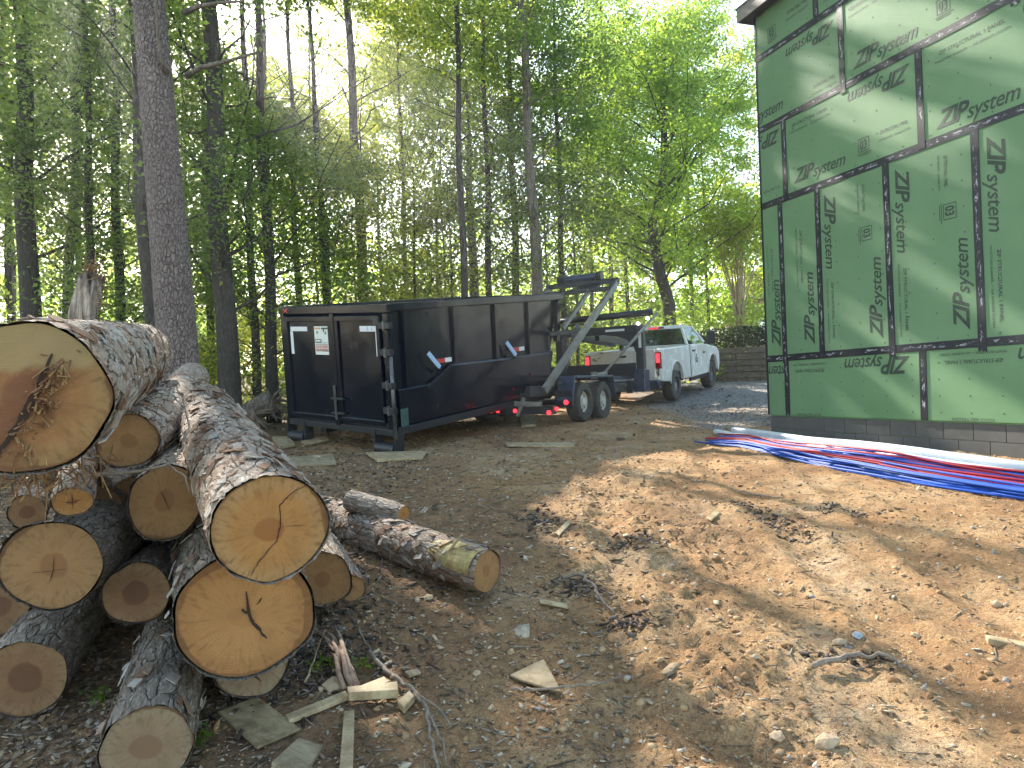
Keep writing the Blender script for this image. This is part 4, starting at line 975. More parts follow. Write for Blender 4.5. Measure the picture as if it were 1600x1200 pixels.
m_.box((1.84, -1.0035, 1.07), (1.92, -1.001, 1.12)); m_.build('door_lettering', INK, truck)
K().box((2.55, -1.0035, 1.10), (2.78, -1.001, 1.15)).build('badge', BLACKM, truck)

# ================================================================== logs
def outline(rng):
    a = rng.uniform(0, 2*pi, 4); k = rng.uniform(.3, 1, 4)*np.array([.035, .025, .015, .012])
    return lambda th: 1+k[0]*np.sin(2*th+a[0])+k[1]*np.sin(3*th+a[1])+k[2]*np.sin(5*th+a[2])+k[3]*np.sin(8*th+a[3])
def log(name, label, n, f, bark, cut, seed=0, crack=None, tilt=(0, 0), squash=1.0, sag=0., res=1.0, cat='log', group='logs of the pile', lip=True, far_cut=None):
    """n=(px,py,depth,radius px), f the same for the far end"""
    rng = np.random.default_rng(seed); A = P(n[0], n[1], n[2]); Bp = P(f[0], f[1], f[2]); ra = n[3]*n[2]/F; rb = f[3]*f[2]/F
    ax = Vector(tuple(Bp-A)); L = ax.length; zax = ax.normalized()
    root = bpy.data.objects.new(name, None); COL.objects.link(root); tag(root, label, cat, group)
    qx = Vector((1, 0, 0)); qx = (qx-zax*qx.dot(zax)).normalized(); qy = zax.cross(qx)
    Mx = Matrix((qx, qy, zax)).transposed().to_4x4(); Mx.translation = Vector(tuple(A)); root.matrix_world = Mx
    out = outline(rng); nth = int(max(40, min(150, 2*pi*ra/.012*res))); nz = int(max(20, min(230, L/.016*res)))
    th = np.linspace(0, 2*pi, nth, endpoint=False); zz = np.linspace(0, L, nz)
    TH_, ZZ = np.meshgrid(th, zz); t = ZZ/L
    nrm = vnoise(np.cos(TH_)*2+5+seed, ZZ*1.8+np.sin(TH_)*2, seed)-.5
    RR = (ra*(1-t)+rb*t)*out(TH_)*(1+.07*nrm)
    # flare and torn lip of the bark at the cut
    X = np.cos(TH_)*RR; Y = np.sin(TH_)*RR*squash+sag*np.sin(pi*t)
    ZT = ZZ+(1-t)**8*(tilt[0]*X+tilt[1]*Y)+(rng.uniform(-.010, .004, (1, nth))*(ZZ < .001) if lip else 0)
    V = np.stack([X, Y, ZT], -1).reshape(-1, 3); I = np.arange(nth*nz).reshape(nz, nth)
    Fq = np.stack([I[:-1], np.roll(I[:-1], -1, 1), np.roll(I[1:], -1, 1), I[1:]], -1).reshape(-1, 4)
    ob = obj('bark', raw_mesh('bark', V, Fq), bark, root, smooth=True)
    for end in (0, 1):
        r = (ra, rb)[end]; nr_ = 14; rs = np.linspace(0, 1, nr_)[1:]; th2 = np.linspace(0, 2*pi, 72, endpoint=False)
        Rg, Tg = np.meshgrid(rs, th2, indexing='ij'); q = out(Tg)*(1+.07*(vnoise(np.cos(Tg)*2+5+seed, np.sin(Tg)*2+(L*1.8 if end else 0), seed)-.5))
        rad = Rg*r*q*.968
        x = np.cos(Tg)*rad; y = np.sin(Tg)*rad*squash
        z = (.004*(fbm(x*14, y*14, 2, seed)-.4)+.010 if end == 0 else -.010)*np.ones_like(x)
        V = np.concatenate([[[0, 0, .010 if end == 0 else -.01]], np.stack([x, y, z], -1).reshape(-1, 3)])
        if end == 0: V[:, 2] += tilt[0]*V[:, 0]+tilt[1]*V[:, 1]
        else: V[:, 2] += L
        m = len(th2); Fc = [[0, 1+(k+1) % m, 1+k] for k in range(m)]
        for i in range(len(rs)-1):
            for k in range(m): Fc.append([1+i*m+k, 1+i*m+(k+1) % m, 1+(i+1)*m+(k+1) % m, 1+(i+1)*m+k])
        if end == 1: Fc = Fc
        else: Fc = [c[::-1] for c in Fc]
        me = raw_mesh('cut_face', V, Fc); uvl = me.uv_layers.new(name='UVMap'); sc = 1/r
        uvs = np.column_stack([V[:, 0]*sc, V[:, 1]*sc/squash]); ang = 0 if seed == 1 else rng.uniform(0, 6.28); ca, sa = cos(ang), sin(ang); uvs = np.column_stack([uvs[:, 0]*ca-uvs[:, 1]*sa, uvs[:, 0]*sa+uvs[:, 1]*ca])
        li = np.empty(len(me.loops), np.int32); me.loops.foreach_get('vertex_index', li); uvl.data.foreach_set('uv', uvs[li].ravel())
        cf = obj('cut_face', me, cut if end == 0 else (far_cut or cut), root, smooth=True)
        if end == 0 and crack:
            for line, wid in crack:
                mb = MB(); ptsx = []
                for (x0, y0), (x1, y1) in zip(line[:-1], line[1:]):
                    for k in range(6):
                        s_ = k/6; ptsx.append((x0+(x1-x0)*s_+rng.normal(0, .006), y0+(y1-y0)*s_+rng.normal(0, .006)))
                ptsx.append(line[-1]); m = len(ptsx); Vc = []
                for i, (cx, cy) in enumerate(ptsx):
                    w_ = wid*sin(pi*(i+.6)/(m+.2))**.6*rng.uniform(.6, 1.3); dx, dy = (np.array(ptsx[min(i+1, m-1)])-np.array(ptsx[max(i-1, 0)])); l_ = math.hypot(dx, dy)+1e-6
                    for sg_ in (-1, 1):
                        xx, yy = cx*r-dy/l_*sg_*w_, (cy*r+dx/l_*sg_*w_); Vc.append((xx, yy, .0045+tilt[0]*xx+tilt[1]*yy))
                Fc2 = [[2*i, 2*i+1, 2*i+3, 2*i+2] for i in range(m-1)]
                obj('crack', raw_mesh('crack', np.array(Vc), Fc2), CRACK, cf)
    return root, A, Bp, ra, rb
# local frame of a cut face: x right, y up in the photo is roughly -y here, so signs of crack lines are flipped in y
LA = log('pine_log', 'huge top left log with splintered orange cut end and peeling bark, highest of the pile', (38, 622, 2.45, 122), (222, 552, 5.4, 43), BARK_PINE, CUT_TORN, 1, crack=[([(-.5, .9), (-.1, .35), (.1, .0), (.35, -.55)], .012)], tilt=(.10, .0))
LB = log('pine_log', 'large bright log pointing at the viewer whose orange cut end has a crooked crack across', (424, 826, 2.6, 87), (312, 636, 5.5, 41), BARK_PINE, CUT_ORANGE, 2, crack=[([(-.42, .84), (-.28, .6), (.08, .25), (.16, .0), (.18, -.40), (.45, -.62), (.72, -.70)], .0022), ([(.2, -.0), (.62, .06)], .001)])
LC = log('pine_log', 'widest log, smooth orange cut end with dark pith split, directly under the cracked log', (384, 962, 3.0, 107), (330, 778, 5.6, 50), BARK_GREY, CUT_RIM, 3, crack=[([(.02, -.35), (.06, .05), (.16, .22), (.28, .40)], .0065), ([(.16, -.12), (.24, -.22)], .003), ([(.02, -.02), (-.05, -.1)], .006)], squash=.93)
LD = log('pine_log', 'large brownish log at the left edge with a fine star crack in its cut end', (80, 884, 3.15, 75), (250, 775, 5.6, 42), BARK_GREY, CUT_TAN, 4, crack=[([(.05, -.2), (.02, .1), (-.05, .35)], .0018), ([(-.35, .12), (.3, .1)], .0012)], squash=.9)
LE = log('pine_log', 'dark red hearted round log between the left logs and the widest log', (213, 928, 3.45, 51), (300, 830, 5.6, 33), BARK_GREY, CUT_HEART, 5, squash=.92)
LF_ = log('pine_log', 'oval tan log below the thin fallen branch, left of the cracked log', (258, 785, 3.5, 55), (318, 705, 5.3, 40), BARK_PINE, CUT_TAN, 6, squash=1.08, crack=[([(-.1, -.35), (.02, .0), (.12, .3)], .0015)])
LG = log('pine_log', 'bottom front log running into the corner with a raw greyish cut end', (229, 1168, 2.75, 70), (296, 915, 4.6, 40), BARK_GREY, CUT_GREY, 7, squash=.9)
LH = log('pine_log', 'shorter olive tan log tucked beside the huge top log', (199, 690, 3.75, 43), (290, 618, 5.6, 33), BARK_PINE, CUT_TAN, 8, tilt=(.25, 0))
LI = log('thin_log', 'small bright orange ended log below the huge top log', (113, 784, 3.1, 30), (128, 700, 5.0, 22), BARK_PINE, CUT_ORANGE, 9, squash=.72, crack=[([(-.4, 0), (0, .05), (.4, -.05)], .002), ([(0, -.4), (0, .4)], .002)])
LJ = log('thin_log', 'small dim red brown log at the left edge below the splintered end', (42, 800, 3.2, 27), (75, 745, 5.0, 18), BARK_GREY, CUT_HEART, 10)
LK = log('pine_log', 'grey bark log lowest at the left edge with a brown hearted cut end', (36, 1062, 3.25, 62), (190, 842, 5.4, 36), BARK_GREY, CUT_HEART, 11)
LL = log('pine_log', 'half hidden log on the ground under the widest log', (393, 1036, 3.35, 56), (350, 900, 5.4, 34), BARK_GREY, CUT_GREY, 12, crack=[([(-.3, 0), (.25, .55)], .004)])
LM = log('pine_log', 'pale ringed log on the right side of the pile behind the cracked log', (503, 905, 4.15, 44), (440, 770, 6.0, 32), BARK_PINE, CUT_TAN, 13, tilt=(-.35, 0))
LN = log('thin_log', 'small log on the ground at the right foot of the pile', (551, 920, 4.45, 21), (500, 830, 6.0, 16), BARK_PINE, CUT_TAN, 14)
LO = log('fallen_log', 'long fallen log right of the pile, peeled yellow patch near its cut end', (762, 893, 4.35, 33), (490, 800, 6.3, 29), BARK_PINE, CUT_TAN, 15, group='loose logs right of the pile', tilt=(.25, 0))
LQ = log('pine_log', 'dark log cut off by the left picture edge above the lowest log', (-2, 950, 3.6, 42), (120, 860, 5.6, 30), BARK_GREY, CUT_HEART, 16)
LR = log('pine_log', 'bark covered log lying crosswise in the gap beneath the huge top log', (205, 775, 4.0, 30), (140, 700, 4.9, 26), BARK_PINE, CUT_TAN, 17)
LS_ = log('pine_log', 'bark covered log filling the dark middle of the pile', (150, 800, 3.9, 42), (300, 730, 5.7, 36), BARK_GREY, CUT_HEART, 18)
LT = log('stub_log', 'short knobbly branch piece lying on the long fallen log', (549, 782, 5.6, 17), (632, 804, 5.3, 14), BARK_PINE, CUT_ORANGE, 19, group='loose logs right of the pile')
LU = log('pine_log', 'bark covered log behind the pile between the huge log and the cracked log', (262, 640, 4.8, 30), (300, 590, 6.6, 24), BARK_PINE, CUT_TAN, 20)
LW = log('pine_log', 'bark covered log lying behind the cracked log at the rear of the pile', (300, 700, 4.7, 42), (330, 640, 6.3, 30), BARK_GREY, CUT_TAN, 21)
for (r, A, Bp, ra, rb), w in ((LA, .42), (LB, .34), (LF_, .2), (LH, .2), (LO, .16), (LM, .12)):
    LOGSEG.append((A[:2], Bp[:2]*(.8 if True else 1)+A[:2]*.2, (A[2]+Bp[2])/2+ra, w))
# peeled yellow patch, splinter and knob on the fallen log
def on_log(Lg, t, ang, k=1.0):
    r, A, Bp, ra, rb = Lg; ax = Vector(tuple(Bp-A)).normalized(); qx = Vector((1, 0, 0)); qx = (qx-ax*qx.dot(ax)).normalized(); qy = ax.cross(qx)
    R0 = (ra*(1-t)+rb*t)*k; return A+(Bp-A)*t+np.array(qx*cos(ang)+qy*sin(ang))*R0
def localize(o, root):
    o.parent = root; o.matrix_parent_inverse = root.matrix_world.inverted(); return o
bpy.context.view_layer.update()
V = []; Fc = []; na, nb = 40, 26
up_ang = None
ang0 = max(np.linspace(0, 2*pi, 72), key=lambda a: on_log(LO, .1, a)[2]); 
fr_ang = max(np.linspace(0, 2*pi, 72), key=lambda a: -on_log(LO, .1, a)[1]+.5*on_log(LO, .1, a)[2])
for i in range(na):
    for j in range(nb):
        s_ = i/(na-1); t_ = .004+.17*s_+.02*sin(j*1.3)*s_; aa = fr_ang+(j/(nb-1)-.5)*(1.55*min(1, (1.05-s_)*2.0)**.5+.06*sin(i*.9)); V.append(on_log(LO, t_, aa, 1.075+.006*sin(j*2.1)+.004*random.random()-.05*(abs(j/(nb-1)-.5)*2)**6-.05*s_**8))
for i in range(na-1):
    for j in range(nb-1): Fc.append([i*nb+j, i*nb+j+1, (i+1)*nb+j+1, (i+1)*nb+j])
localize(obj('peeled_patch', raw_mesh('peeled_patch', V, Fc), WOOD_YEL, None, True), LO[0])
b0 = on_log(LO, .09, fr_ang+.3, 1.3); localize(MB().bar(on_log(LO, .12, fr_ang-.5, 1.0), b0+np.array([.05, -.02, .05]), .02, .012).build('splinter', LUMBER, None), LO[0])
# torn fibres on the huge log's cut end, loose bark flakes on logs
rg = np.random.default_rng(5); A, Bp, ra = LA[1], LA[2], LA[3]; ax = (A-Bp)/np.linalg.norm(A-Bp); side_ = np.array([.92, .25, 0]); side_ /= np.linalg.norm(side_); upv = np.cross(side_, ax); upv = upv if upv[2] > 0 else -upv
mb = MB()
for i in range(200):
    s_ = rg.uniform(0, 1); base_ = A+side_*ra*(.45-.75*s_+rg.normal(0, .10))+upv*ra*(.45-1.35*s_+rg.normal(0, .08))-ax*.02
    L_ = rg.uniform(.012, .06); d_ = ax*rg.uniform(.2, 1)+np.array([rg.normal(0, .5), rg.normal(0, .2), rg.normal(-.5, .5)]); d_ /= np.linalg.norm(d_)
    mb.bar(base_, base_+d_*L_, rg.uniform(.002, .009), rg.uniform(.001, .005))
localize(tag(mb.build('torn_fibre', WOOD_TORN, None), kind='stuff'), LA[0])
mb = MB()
for i in range(260):
    base_ = A+np.array([rg.uniform(-.35, .02), rg.uniform(.05, .5), rg.uniform(-.32, -.16)]); L_ = rg.uniform(.03, .12)
    d_ = np.array([rg.normal(0, .6), rg.normal(-.4, .4), rg.normal(-.6, .5)]); d_ /= np.linalg.norm(d_); mb.bar(base_, base_+d_*L_, rg.uniform(.002, .007), rg.uniform(.001, .004))
localize(tag(mb.build('shredded_strip', WOOD_TORN, None), kind='stuff'), LA[0])
FLAKE = m_random('bark_flake', [(0, (.14, .075, .045)), (.35, (.24, .13, .075)), (.6, (.36, .30, .25)), (1, (.46, .42, .37))])
for Lg, nfl in ((LA, 420), (LB, 420), (LC, 160), (LF_, 90), (LH, 80), (LO, 260), (LG, 120), (LM, 60)):
    r, A, Bp, ra, rb = Lg; pts = []; Vs = []; Fs = []
    for i in range(nfl):
        t_ = rg.uniform(.01, .98); a_ = rg.uniform(0, 2*pi); p = on_log(Lg, t_, a_, 1.02); c0 = A+(Bp-A)*t_; nn = p-c0; nn /= np.linalg.norm(nn)
        axd = (Bp-A)/np.linalg.norm(Bp-A); bb = np.cross(nn, axd); w_, l_ = rg.uniform(.008, .028), rg.uniform(.015, .06); tw = rg.normal(0, .5)
        u1 = axd*cos(tw)+bb*sin(tw); v1 = np.cross(nn, u1); k0 = len(Vs); lift = rg.uniform(.0, .014)
        Vs += [p-u1*l_-v1*w_, p+u1*l_-v1*w_*.6, p+u1*l_*.8+v1*w_+nn*lift, p-u1*l_*.9+v1*w_*.7+nn*lift, ]
        Vs += [Vs[k0+k]+nn*.004 for k in range(4)]; Fs += [[k0, k0+1, k0+2, k0+3], [k0+7, k0+6, k0+5, k0+4], [k0, k0+4, k0+5, k0+1], [k0+1, k0+5, k0+6, k0+2], [k0+2, k0+6, k0+7, k0+3], [k0+3, k0+7, k0+4, k0]]
    localize(tag(obj('bark_flake', raw_mesh('bark_flake', Vs, Fs), FLAKE), kind='stuff'), r)

# thin fallen branch across the pile
def branchy(name, label, pts, r, mat, group=None, twigs=(), cat='branch'):
    root = thing(name, pts[0], label, cat, group)
    P_ = np.array(pts); tt = np.linspace(0, 1, len(P_)); t2 = np.linspace(0, 1, len(P_)*4); sm = np.column_stack([np.interp(t2, tt, P_[:, k]) for k in range(3)])+RNG.normal(0, r*.5, (len(t2), 3))
    MB().tube(sm, list(np.linspace(r, r*.4, len(t2))), 7).build('stem', mat, root, smooth=True)
    for tw in twigs:
        tw = np.array(tw); tq = np.linspace(0, 1, len(tw)*3); s2 = np.column_stack([np.interp(tq, np.linspace(0, 1, len(tw)), tw[:, k]) for k in range(3)])+RNG.normal(0, r*.3, (len(tq), 3))
        MB().tube(s2, list(np.linspace(r*.55, r*.2, len(tq))), 6).build('twig', mat, root, smooth=True)
    return root
branchy('fallen_branch', 'thin grey forked branch lying across the logs left of the cracked log', [P(132, 744, 3.0), P(200, 738, 3.02), P(262, 727, 3.05), P(285, 700, 3.2), P(296, 665, 3.4), P(285, 625, 3.7)], .008, TWIG, None,
        [[P(262, 727, 3.05), P(290, 745, 3.0), P(296, 775, 2.95)]])
def gp(u, v, h=0.): p = G(u, v); return p+np.array([0, 0, h])
branchy('fallen_branch', 'long crooked grey branch on the soil from the brown roots to the bottom edge', [gp(578, 1030, .05), gp(600, 1055, .04), gp(625, 1078, .05), gp(648, 1090, .03), gp(665, 1120, .04), gp(672, 1150, .03), gp(680, 1195, .03), gp(690, 1240, .03)], .012, TWIG, None,
        [[gp(665, 1120, .04), gp(678, 1140, .03), gp(692, 1175, .03), gp(700, 1210, .02)], [gp(560, 985, .02), gp(572, 1010, .03), gp(580, 1030, .05)], [gp(648, 1090, .03), gp(690, 1120, .02), gp(705, 1138, .01)]])
branchy('fallen_branch', 'short dark curved branch on the lit soil right of the fallen log', [gp(880, 912, .03), gp(905, 918, .05), gp(925, 935, .05), gp(945, 955, .03), gp(960, 962, .02)], .013, TWIG)
branchy('fallen_branch', 'arched thin branch at the broken plywood scrap', [gp(800, 1085, .02), gp(840, 1102, .05), gp(890, 1108, .06), gp(940, 1090, .04), gp(975, 1062, .02)], .007, TWIG)
branchy('fallen_branch', 'knotty brown root piece on the bright clay at lower right', [gp(1270, 1062, .03), gp(1320, 1050, .05), gp(1345, 1042, .04), gp(1385, 1048, .05), gp(1425, 1055, .02)], .014, TWIG)
branchy('fallen_branch', 'thin stick standing out of the soil beside the widest log', [gp(478, 1062, .0), gp(508, 1012, .10)], .006, LUMBER)
branchy('fallen_branch', 'thin dark stick on the lit clay in front of the tubes', [gp(1155, 768, .02), gp(1185, 775, .02), gp(1222, 786, .02)], .010, TWIG)
# brown root tangle
ROOTM = simple('root_wood', (.34, .24, .17), .9, c2=(.15, .09, .06), scale=30)
rt = thing('root_tangle', G(530, 1050), 'tangle of torn brown roots beside the wood offcuts', 'roots')
for i in range(9):
    p0 = gp(545+RNG.uniform(-14, 14), 1075+RNG.uniform(-8, 8), .03); p2 = gp(522+RNG.uniform(-24, 24), 1030+RNG.uniform(-22, 12), .08+RNG.uniform(0, .05)); p1 = (p0+p2)/2+np.array([RNG.normal(0, .02), 0, .04])
    MB().tube([p0, (p0+p1)/2+RNG.normal(0, .006, 3), p1, (p1+p2)/2+RNG.normal(0, .008, 3), p2], [.012, .014, .012, .009, .004], 7).build('root', ROOTM, rt, smooth=True)
# torn snag behind the pile
sn = P(135, 505, 7.2); sb = np.array([sn[0]-.02, 7.2, float(gz(sn[0], 7.2))])
snag = thing('dead_stump', sb, 'pale torn dead stump standing behind the log pile at left', 'stump')
ztop = P(140, 418, 7.2)[2]-sb[2]; nzs, nt = 46, 30; V = []; Fc = []
for i in range(nzs):
    z = ztop*i/(nzs-1)
    for j in range(nt):
        a = 2*pi*j/nt; rr = (.128-.03*(z/ztop))*(1+.25*sin(3*a+z*2.3)+.14*sin(7*a+z*.9)+.08*sin(15*a+z*2))*(1+.3*exp_ if (exp_ := (1 if z/ztop > .78 else 0)*.35*sin(z*9+a)) else 1)
        dz = -.26*abs(sin(2.5*a+1)+.3*sin(9*a))*(z/ztop)**6; V.append((rr*cos(a)+.10*(z/ztop)**2+.05*sin(z*2.5), rr*sin(a)*.8, z+dz))
for i in range(nzs-1):
    for j in range(nt): Fc.append([i*nt+j, i*nt+(j+1) % nt, (i+1)*nt+(j+1) % nt, (i+1)*nt+j])
Fc.append([(nzs-1)*nt+j for j in range(nt)])
obj('stump_wood', raw_mesh('stump_wood', V, Fc), WOOD_SNAG, snag, True)
mb = MB(); tp = sb+np.array([.10, 0, ztop-.03])
for i in range(34):
    d_ = np.array([RNG.normal(0, .7), RNG.normal(0, .4), RNG.normal(.2, .6)]); d_ /= np.linalg.norm(d_); mb.bar(tp+RNG.normal(0, .05, 3), tp+RNG.normal(0, .05, 3)+d_*RNG.uniform(.03, .08), .009, .005)
for i in range(40):
    z = RNG.uniform(.8, ztop); d_ = np.array([RNG.normal(.4, .5), RNG.normal(0, .4), RNG.normal(-.3, .5)]); c_ = sb+np.array([.13+.06*(z/ztop), -.05, z]); mb.bar(c_, c_+d_*.1, .012, .005)
tag(mb.build('splinter', WOOD_TORN, snag), kind='stuff')

# ================================================================== boards and offcuts
def board(corners_px, thick, mat, name, label, cat='board', group='wood offcuts on the ground', lift=.012, tilt=0.):
    """four ground corners seen in the photo, real thickness"""
    pts = [G(*c) for c in corners_px]; z = np.mean([p[2] for p in pts])+lift
    c = np.mean(pts, axis=0); c[2] = z
    # plane that follows the ground
    A_ = np.array([[p[0]-c[0], p[1]-c[1], 1] for p in pts]); g = np.linalg.lstsq(A_, np.array([p[2] for p in pts]), rcond=None)[0]
    e = Vector((pts[1][0]-pts[0][0], pts[1][1]-pts[0][1], 0)); ang = math.atan2(e.y, e.x); L = Matrix.Rotation(-ang, 3, 'Z')
    V = []
    for h in (0, thick):
        for p in pts: V.append(L @ Vector((p[0]-c[0], p[1]-c[1], g[0]*(p[0]-c[0])+g[1]*(p[1]-c[1])+h)))
    me = raw_mesh(name, [tuple(v) for v in V], [[3, 2, 1, 0], [4, 5, 6, 7], [0, 1, 5, 4], [1, 2, 6, 5], [2, 3, 7, 6], [3, 0, 4, 7]])
    import bmesh
    bm = bmesh.new(); bm.from_mesh(me); bmesh.ops.recalc_face_normals(bm, faces=bm.faces); bm.to_mesh(me); bm.free()
    o = obj(name, me, mat); o.location = c; o.rotation_euler = (0, 0, ang); bevel(o, .003, 1); return tag(o, label, cat, group)
board([(340, 1118), (402, 1172), (470, 1140), (402, 1090)], .012, PLY, 'plywood_scrap', 'square weathered plywood scrap in front of the pile with a stepped edge')
board([(446, 1122), (452, 1132), (545, 1094), (540, 1084)], .02, LUMBER, 'lumber_offcut', 'narrow pale strip running from the plywood to the thick block')
board([(543, 1092), (545, 1102), (623, 1100), (622, 1086)], .038, LUMBER, 'lumber_offcut', 'thick short lumber block lying level beside the brown roots', lift=.03)
board([(566, 1080), (580, 1086), (612, 1068), (600, 1062)], .02, LUMBER, 'lumber_offcut', 'thin pale slat lying under and behind the thick block')
board([(621, 1112), (632, 1120), (648, 1100), (640, 1092)], .03, LUMBER, 'lumber_offcut', 'tiny wood block between the thick block and the crooked branch')
board([(424, 1205), (470, 1225), (505, 1165), (466, 1157)], .018, LUMBER_G, 'lumber_offcut', 'grey green board offcut at the bottom edge left of the upright stud piece')
board([(531, 1225), (552, 1225), (554, 1124), (538, 1125)], .038, LUMBER, 'lumber_offcut', 'narrow lumber piece pointing away at the bottom edge')
board([(797, 1062), (812, 1072), (880, 1104), (850, 1045)], .012, PLY, 'plywood_scrap', 'broken wedge of plywood half buried in the soil at centre')
board([(632, 1052), (640, 1060), (658, 1054), (652, 1048)], .012, LUMBER_G, 'lumber_offcut', 'small chip of board beside the crooked branch top')
board([(445, 718), (448, 733), (526, 727), (520, 714)], .03, LUMBER_G, 'plank', 'pale plank on the ground left of the dumpster roller')
board([(425, 688), (430, 704), (462, 698), (450, 686)], .04, LUMBER_G, 'plank', 'short plank showing behind the log beside the dumpster corner')
board([(572, 712), (590, 724), (660, 718), (668, 708)], .035, LUMBER, 'plank', 'flat board under the dumpster roller')
board([(470, 690), (476, 698), (515, 690), (508, 685)], .03, LUMBER, 'plank', 'light board lying under the dumpster doors')
board([(790, 692), (792, 699), (898, 699), (896, 693)], .02, LUMBER, 'plank', 'thin long plank lying alone in front of the trailer wheels')
board([(812, 652), (815, 668), (838, 668), (836, 655)], .05, LUMBER_G, 'wood_block', 'small block on the ground under the trailer tail')
board([(1104, 822), (1112, 826), (1126, 806), (1118, 803)], .015, LUMBER, 'lumber_offcut', 'small tan chip of board on the sunlit clay')
board([(1540, 1004), (1545, 1012), (1640, 1022), (1640, 1012)], .03, LUMBER, 'lumber_offcut', 'reddish stick entering from the right picture edge')
board([(868, 838), (874, 842), (893, 822), (886, 820)], .012, LUMBER, 'lumber_offcut', 'thin chip at the edge of the shade beyond the fallen log')
board([(842, 942), (844, 948), (888, 955), (886, 949)], .012, LUMBER, 'lumber_offcut', 'bright slat lying on the soil right of the fallen log end')
# single stones
def stone(u, v, r, label, seed, mat=STONE, flat_=.7):
    p = G(u, v); me_v, me_f = lump(seed); import bmesh
    bm = bmesh.new(); vs = [bm.verts.new(tuple(q*np.array([1.25, 1, flat_])*r)) for q in me_v]
    for f_ in me_f: bm.faces.new([vs[i] for i in f_])
    bmesh.ops.subdivide_edges(bm, edges=bm.edges[:], cuts=1, use_grid_fill=True, smooth=.3)
    for q in bm.verts: q.co *= 1+random.uniform(-.07, .07)
    me = bpy.data.meshes.new('stone'); bm.to_mesh(me); bm.free(); o = obj('stone', me, mat); o.location = (p[0], p[1], p[2]+r*.3); o.rotation_euler = (0, 0, seed); return tag(o, label, 'stone', 'single stones on the clay')
for u, v, r, lb in ((1292, 1178, .042, 'largest angular tan stone on the sunlit clay at the bottom'), (1215, 1165, .03, 'small block shaped stone left of the largest stone'), (1340, 1003, .028, 'pale bluish stone on the lit clay'),
                    (1312, 1010, .035, 'rounded clay stone beside the pale bluish stone'), (1556, 938, .03, 'reddish pointed clod near the right edge'), (1430, 988, .022, 'small round pinkish stone on the right'),
                    (670, 938, .03, 'light wood coloured stone below the fallen log'), (1085, 925, .02, 'white pebble beside the dark twigs on the clay'), (523, 1072, .05, 'broken lump of pale wood beside the roots'),
                    (745, 1055, .02, 'rounded pale stone in the shaded soil at centre'), (1560, 775, .025, 'tan stone just in front of the blue tubes')):
    stone(u, v, r, lb, int(u) % 17, STONEB if 'bluish stone on' in lb else STONE)

# ================================================================== ground litter
def w_left(x, y): return np.clip(1-sstep(-.3, 1.6, x-.1*(y-3)), .12, 1)
def w_all(x, y): return np.ones_like(x)
def w_ridge(x, y): return np.clip(np.exp(-((x-(.75+.10*(y-3)))/.7)**2)+.35, 0, 1)
PEB = m_random('pebble', [(0, (.17, .10, .055)), (.35, (.34, .21, .11)), (.6, (.46, .34, .21)), (.82, (.52, .46, .38)), (1, (.22, .22, .22))])
p_ = ground_pts(46000, 1.7, 15, 1, w_all, power=.8); n_ = len(p_); r1 = np.random.default_rng(1)
s_ = (.00145*np.exp(r1.normal(0, .65, n_))*(1+.28*p_[:, 1]))[:, None]*r1.uniform(.6, 1.3, (n_, 3)); s_ = np.minimum(s_, .03); s_[:, 2] *= .7
scatter('pebbles', p_, [OCT], s_, .5, PEB, None, 1, jitter=.3, label='loose pebbles and crumbs strewn over the clay', cat='pebbles')
p_ = ground_pts(7000, 1.7, 11, 2, w_ridge, power=.9); n_ = len(p_); s_ = (.0045*np.exp(r1.normal(0, .5, n_))*(1+.2*p_[:, 1]))[:, None]*r1.uniform(.7, 1.3, (n_, 3)); s_ = np.minimum(s_, .035); s_[:, 2] *= .6
CLOD = m_random('clod', [(0, (.20, .105, .05)), (.5, (.36, .21, .10)), (1, (.48, .33, .18))])
scatter('soil_clods', p_, LUMPS, s_, .5, CLOD, None, 2, jitter=.15, smooth=False, label='clods of orange soil thrown up along the track', cat='soil')
CHIPM = m_random('wood_chip', [(0, (.10, .075, .05)), (.3, (.22, .16, .10)), (.6, (.40, .30, .19)), (1, (.58, .50, .38))])
p_ = ground_pts(14000, 1.7, 13, 3, w_left, power=.8); n_ = len(p_); L_ = .0055*np.exp(r1.normal(0, .5, n_))*(1+.14*p_[:, 1])
s_ = np.column_stack([L_, L_*r1.uniform(.25, .7, n_), L_*.10]); p_[:, 2] += .004
scatter('wood_chips', p_, [box_shape()], s_, .45, CHIPM, None, 3, jitter=.35, label='bark and wood chips round the log pile', cat='wood chips')
TW = m_random('ground_twig', [(0, (.07, .055, .04)), (.5, (.18, .14, .10)), (1, (.36, .30, .23))])
p_ = ground_pts(3800, 1.7, 14, 4, lambda x, y: np.clip(w_left(x, y)+.0, .22, 1), power=.85); n_ = len(p_); L_ = (.008+.045*r1.uniform(0, 1, n_)**2)*(1+.05*p_[:, 1]); w_ = r1.uniform(.0008, .0022, n_)*(1+.1*p_[:, 1])
p_[:, 2] += .006; scatter('ground_twigs', p_, [box_shape()], np.column_stack([L_, w_, w_]), .22, TW, None, 4, label='small twigs and needles scattered on the soil', cat='twigs')
LIT = m_random('leaf_litter', [(0, (.08, .055, .035)), (.5, (.19, .13, .08)), (1, (.34, .27, .20))])
def w_wood(x, y): return np.where((x < -1.2) | (y > 12), 1., 0.)*np.clip(1.2-sstep(-2, 1, x), .05, 1)
p_ = ground_pts(14000, 2.0, 26, 5, w_wood, umin=-.85, umax=.3); n_ = len(p_); L_ = .012*(1+.12*p_[:, 1])*r1.uniform(.6, 1.5, n_); p_[:, 2] += .006
QUAD = (np.array([(-1, -.5, 0), (0, -.7, .25), (1, 0, .1), (0, .7, .2)]), np.array([(0, 1, 2, 3)]))
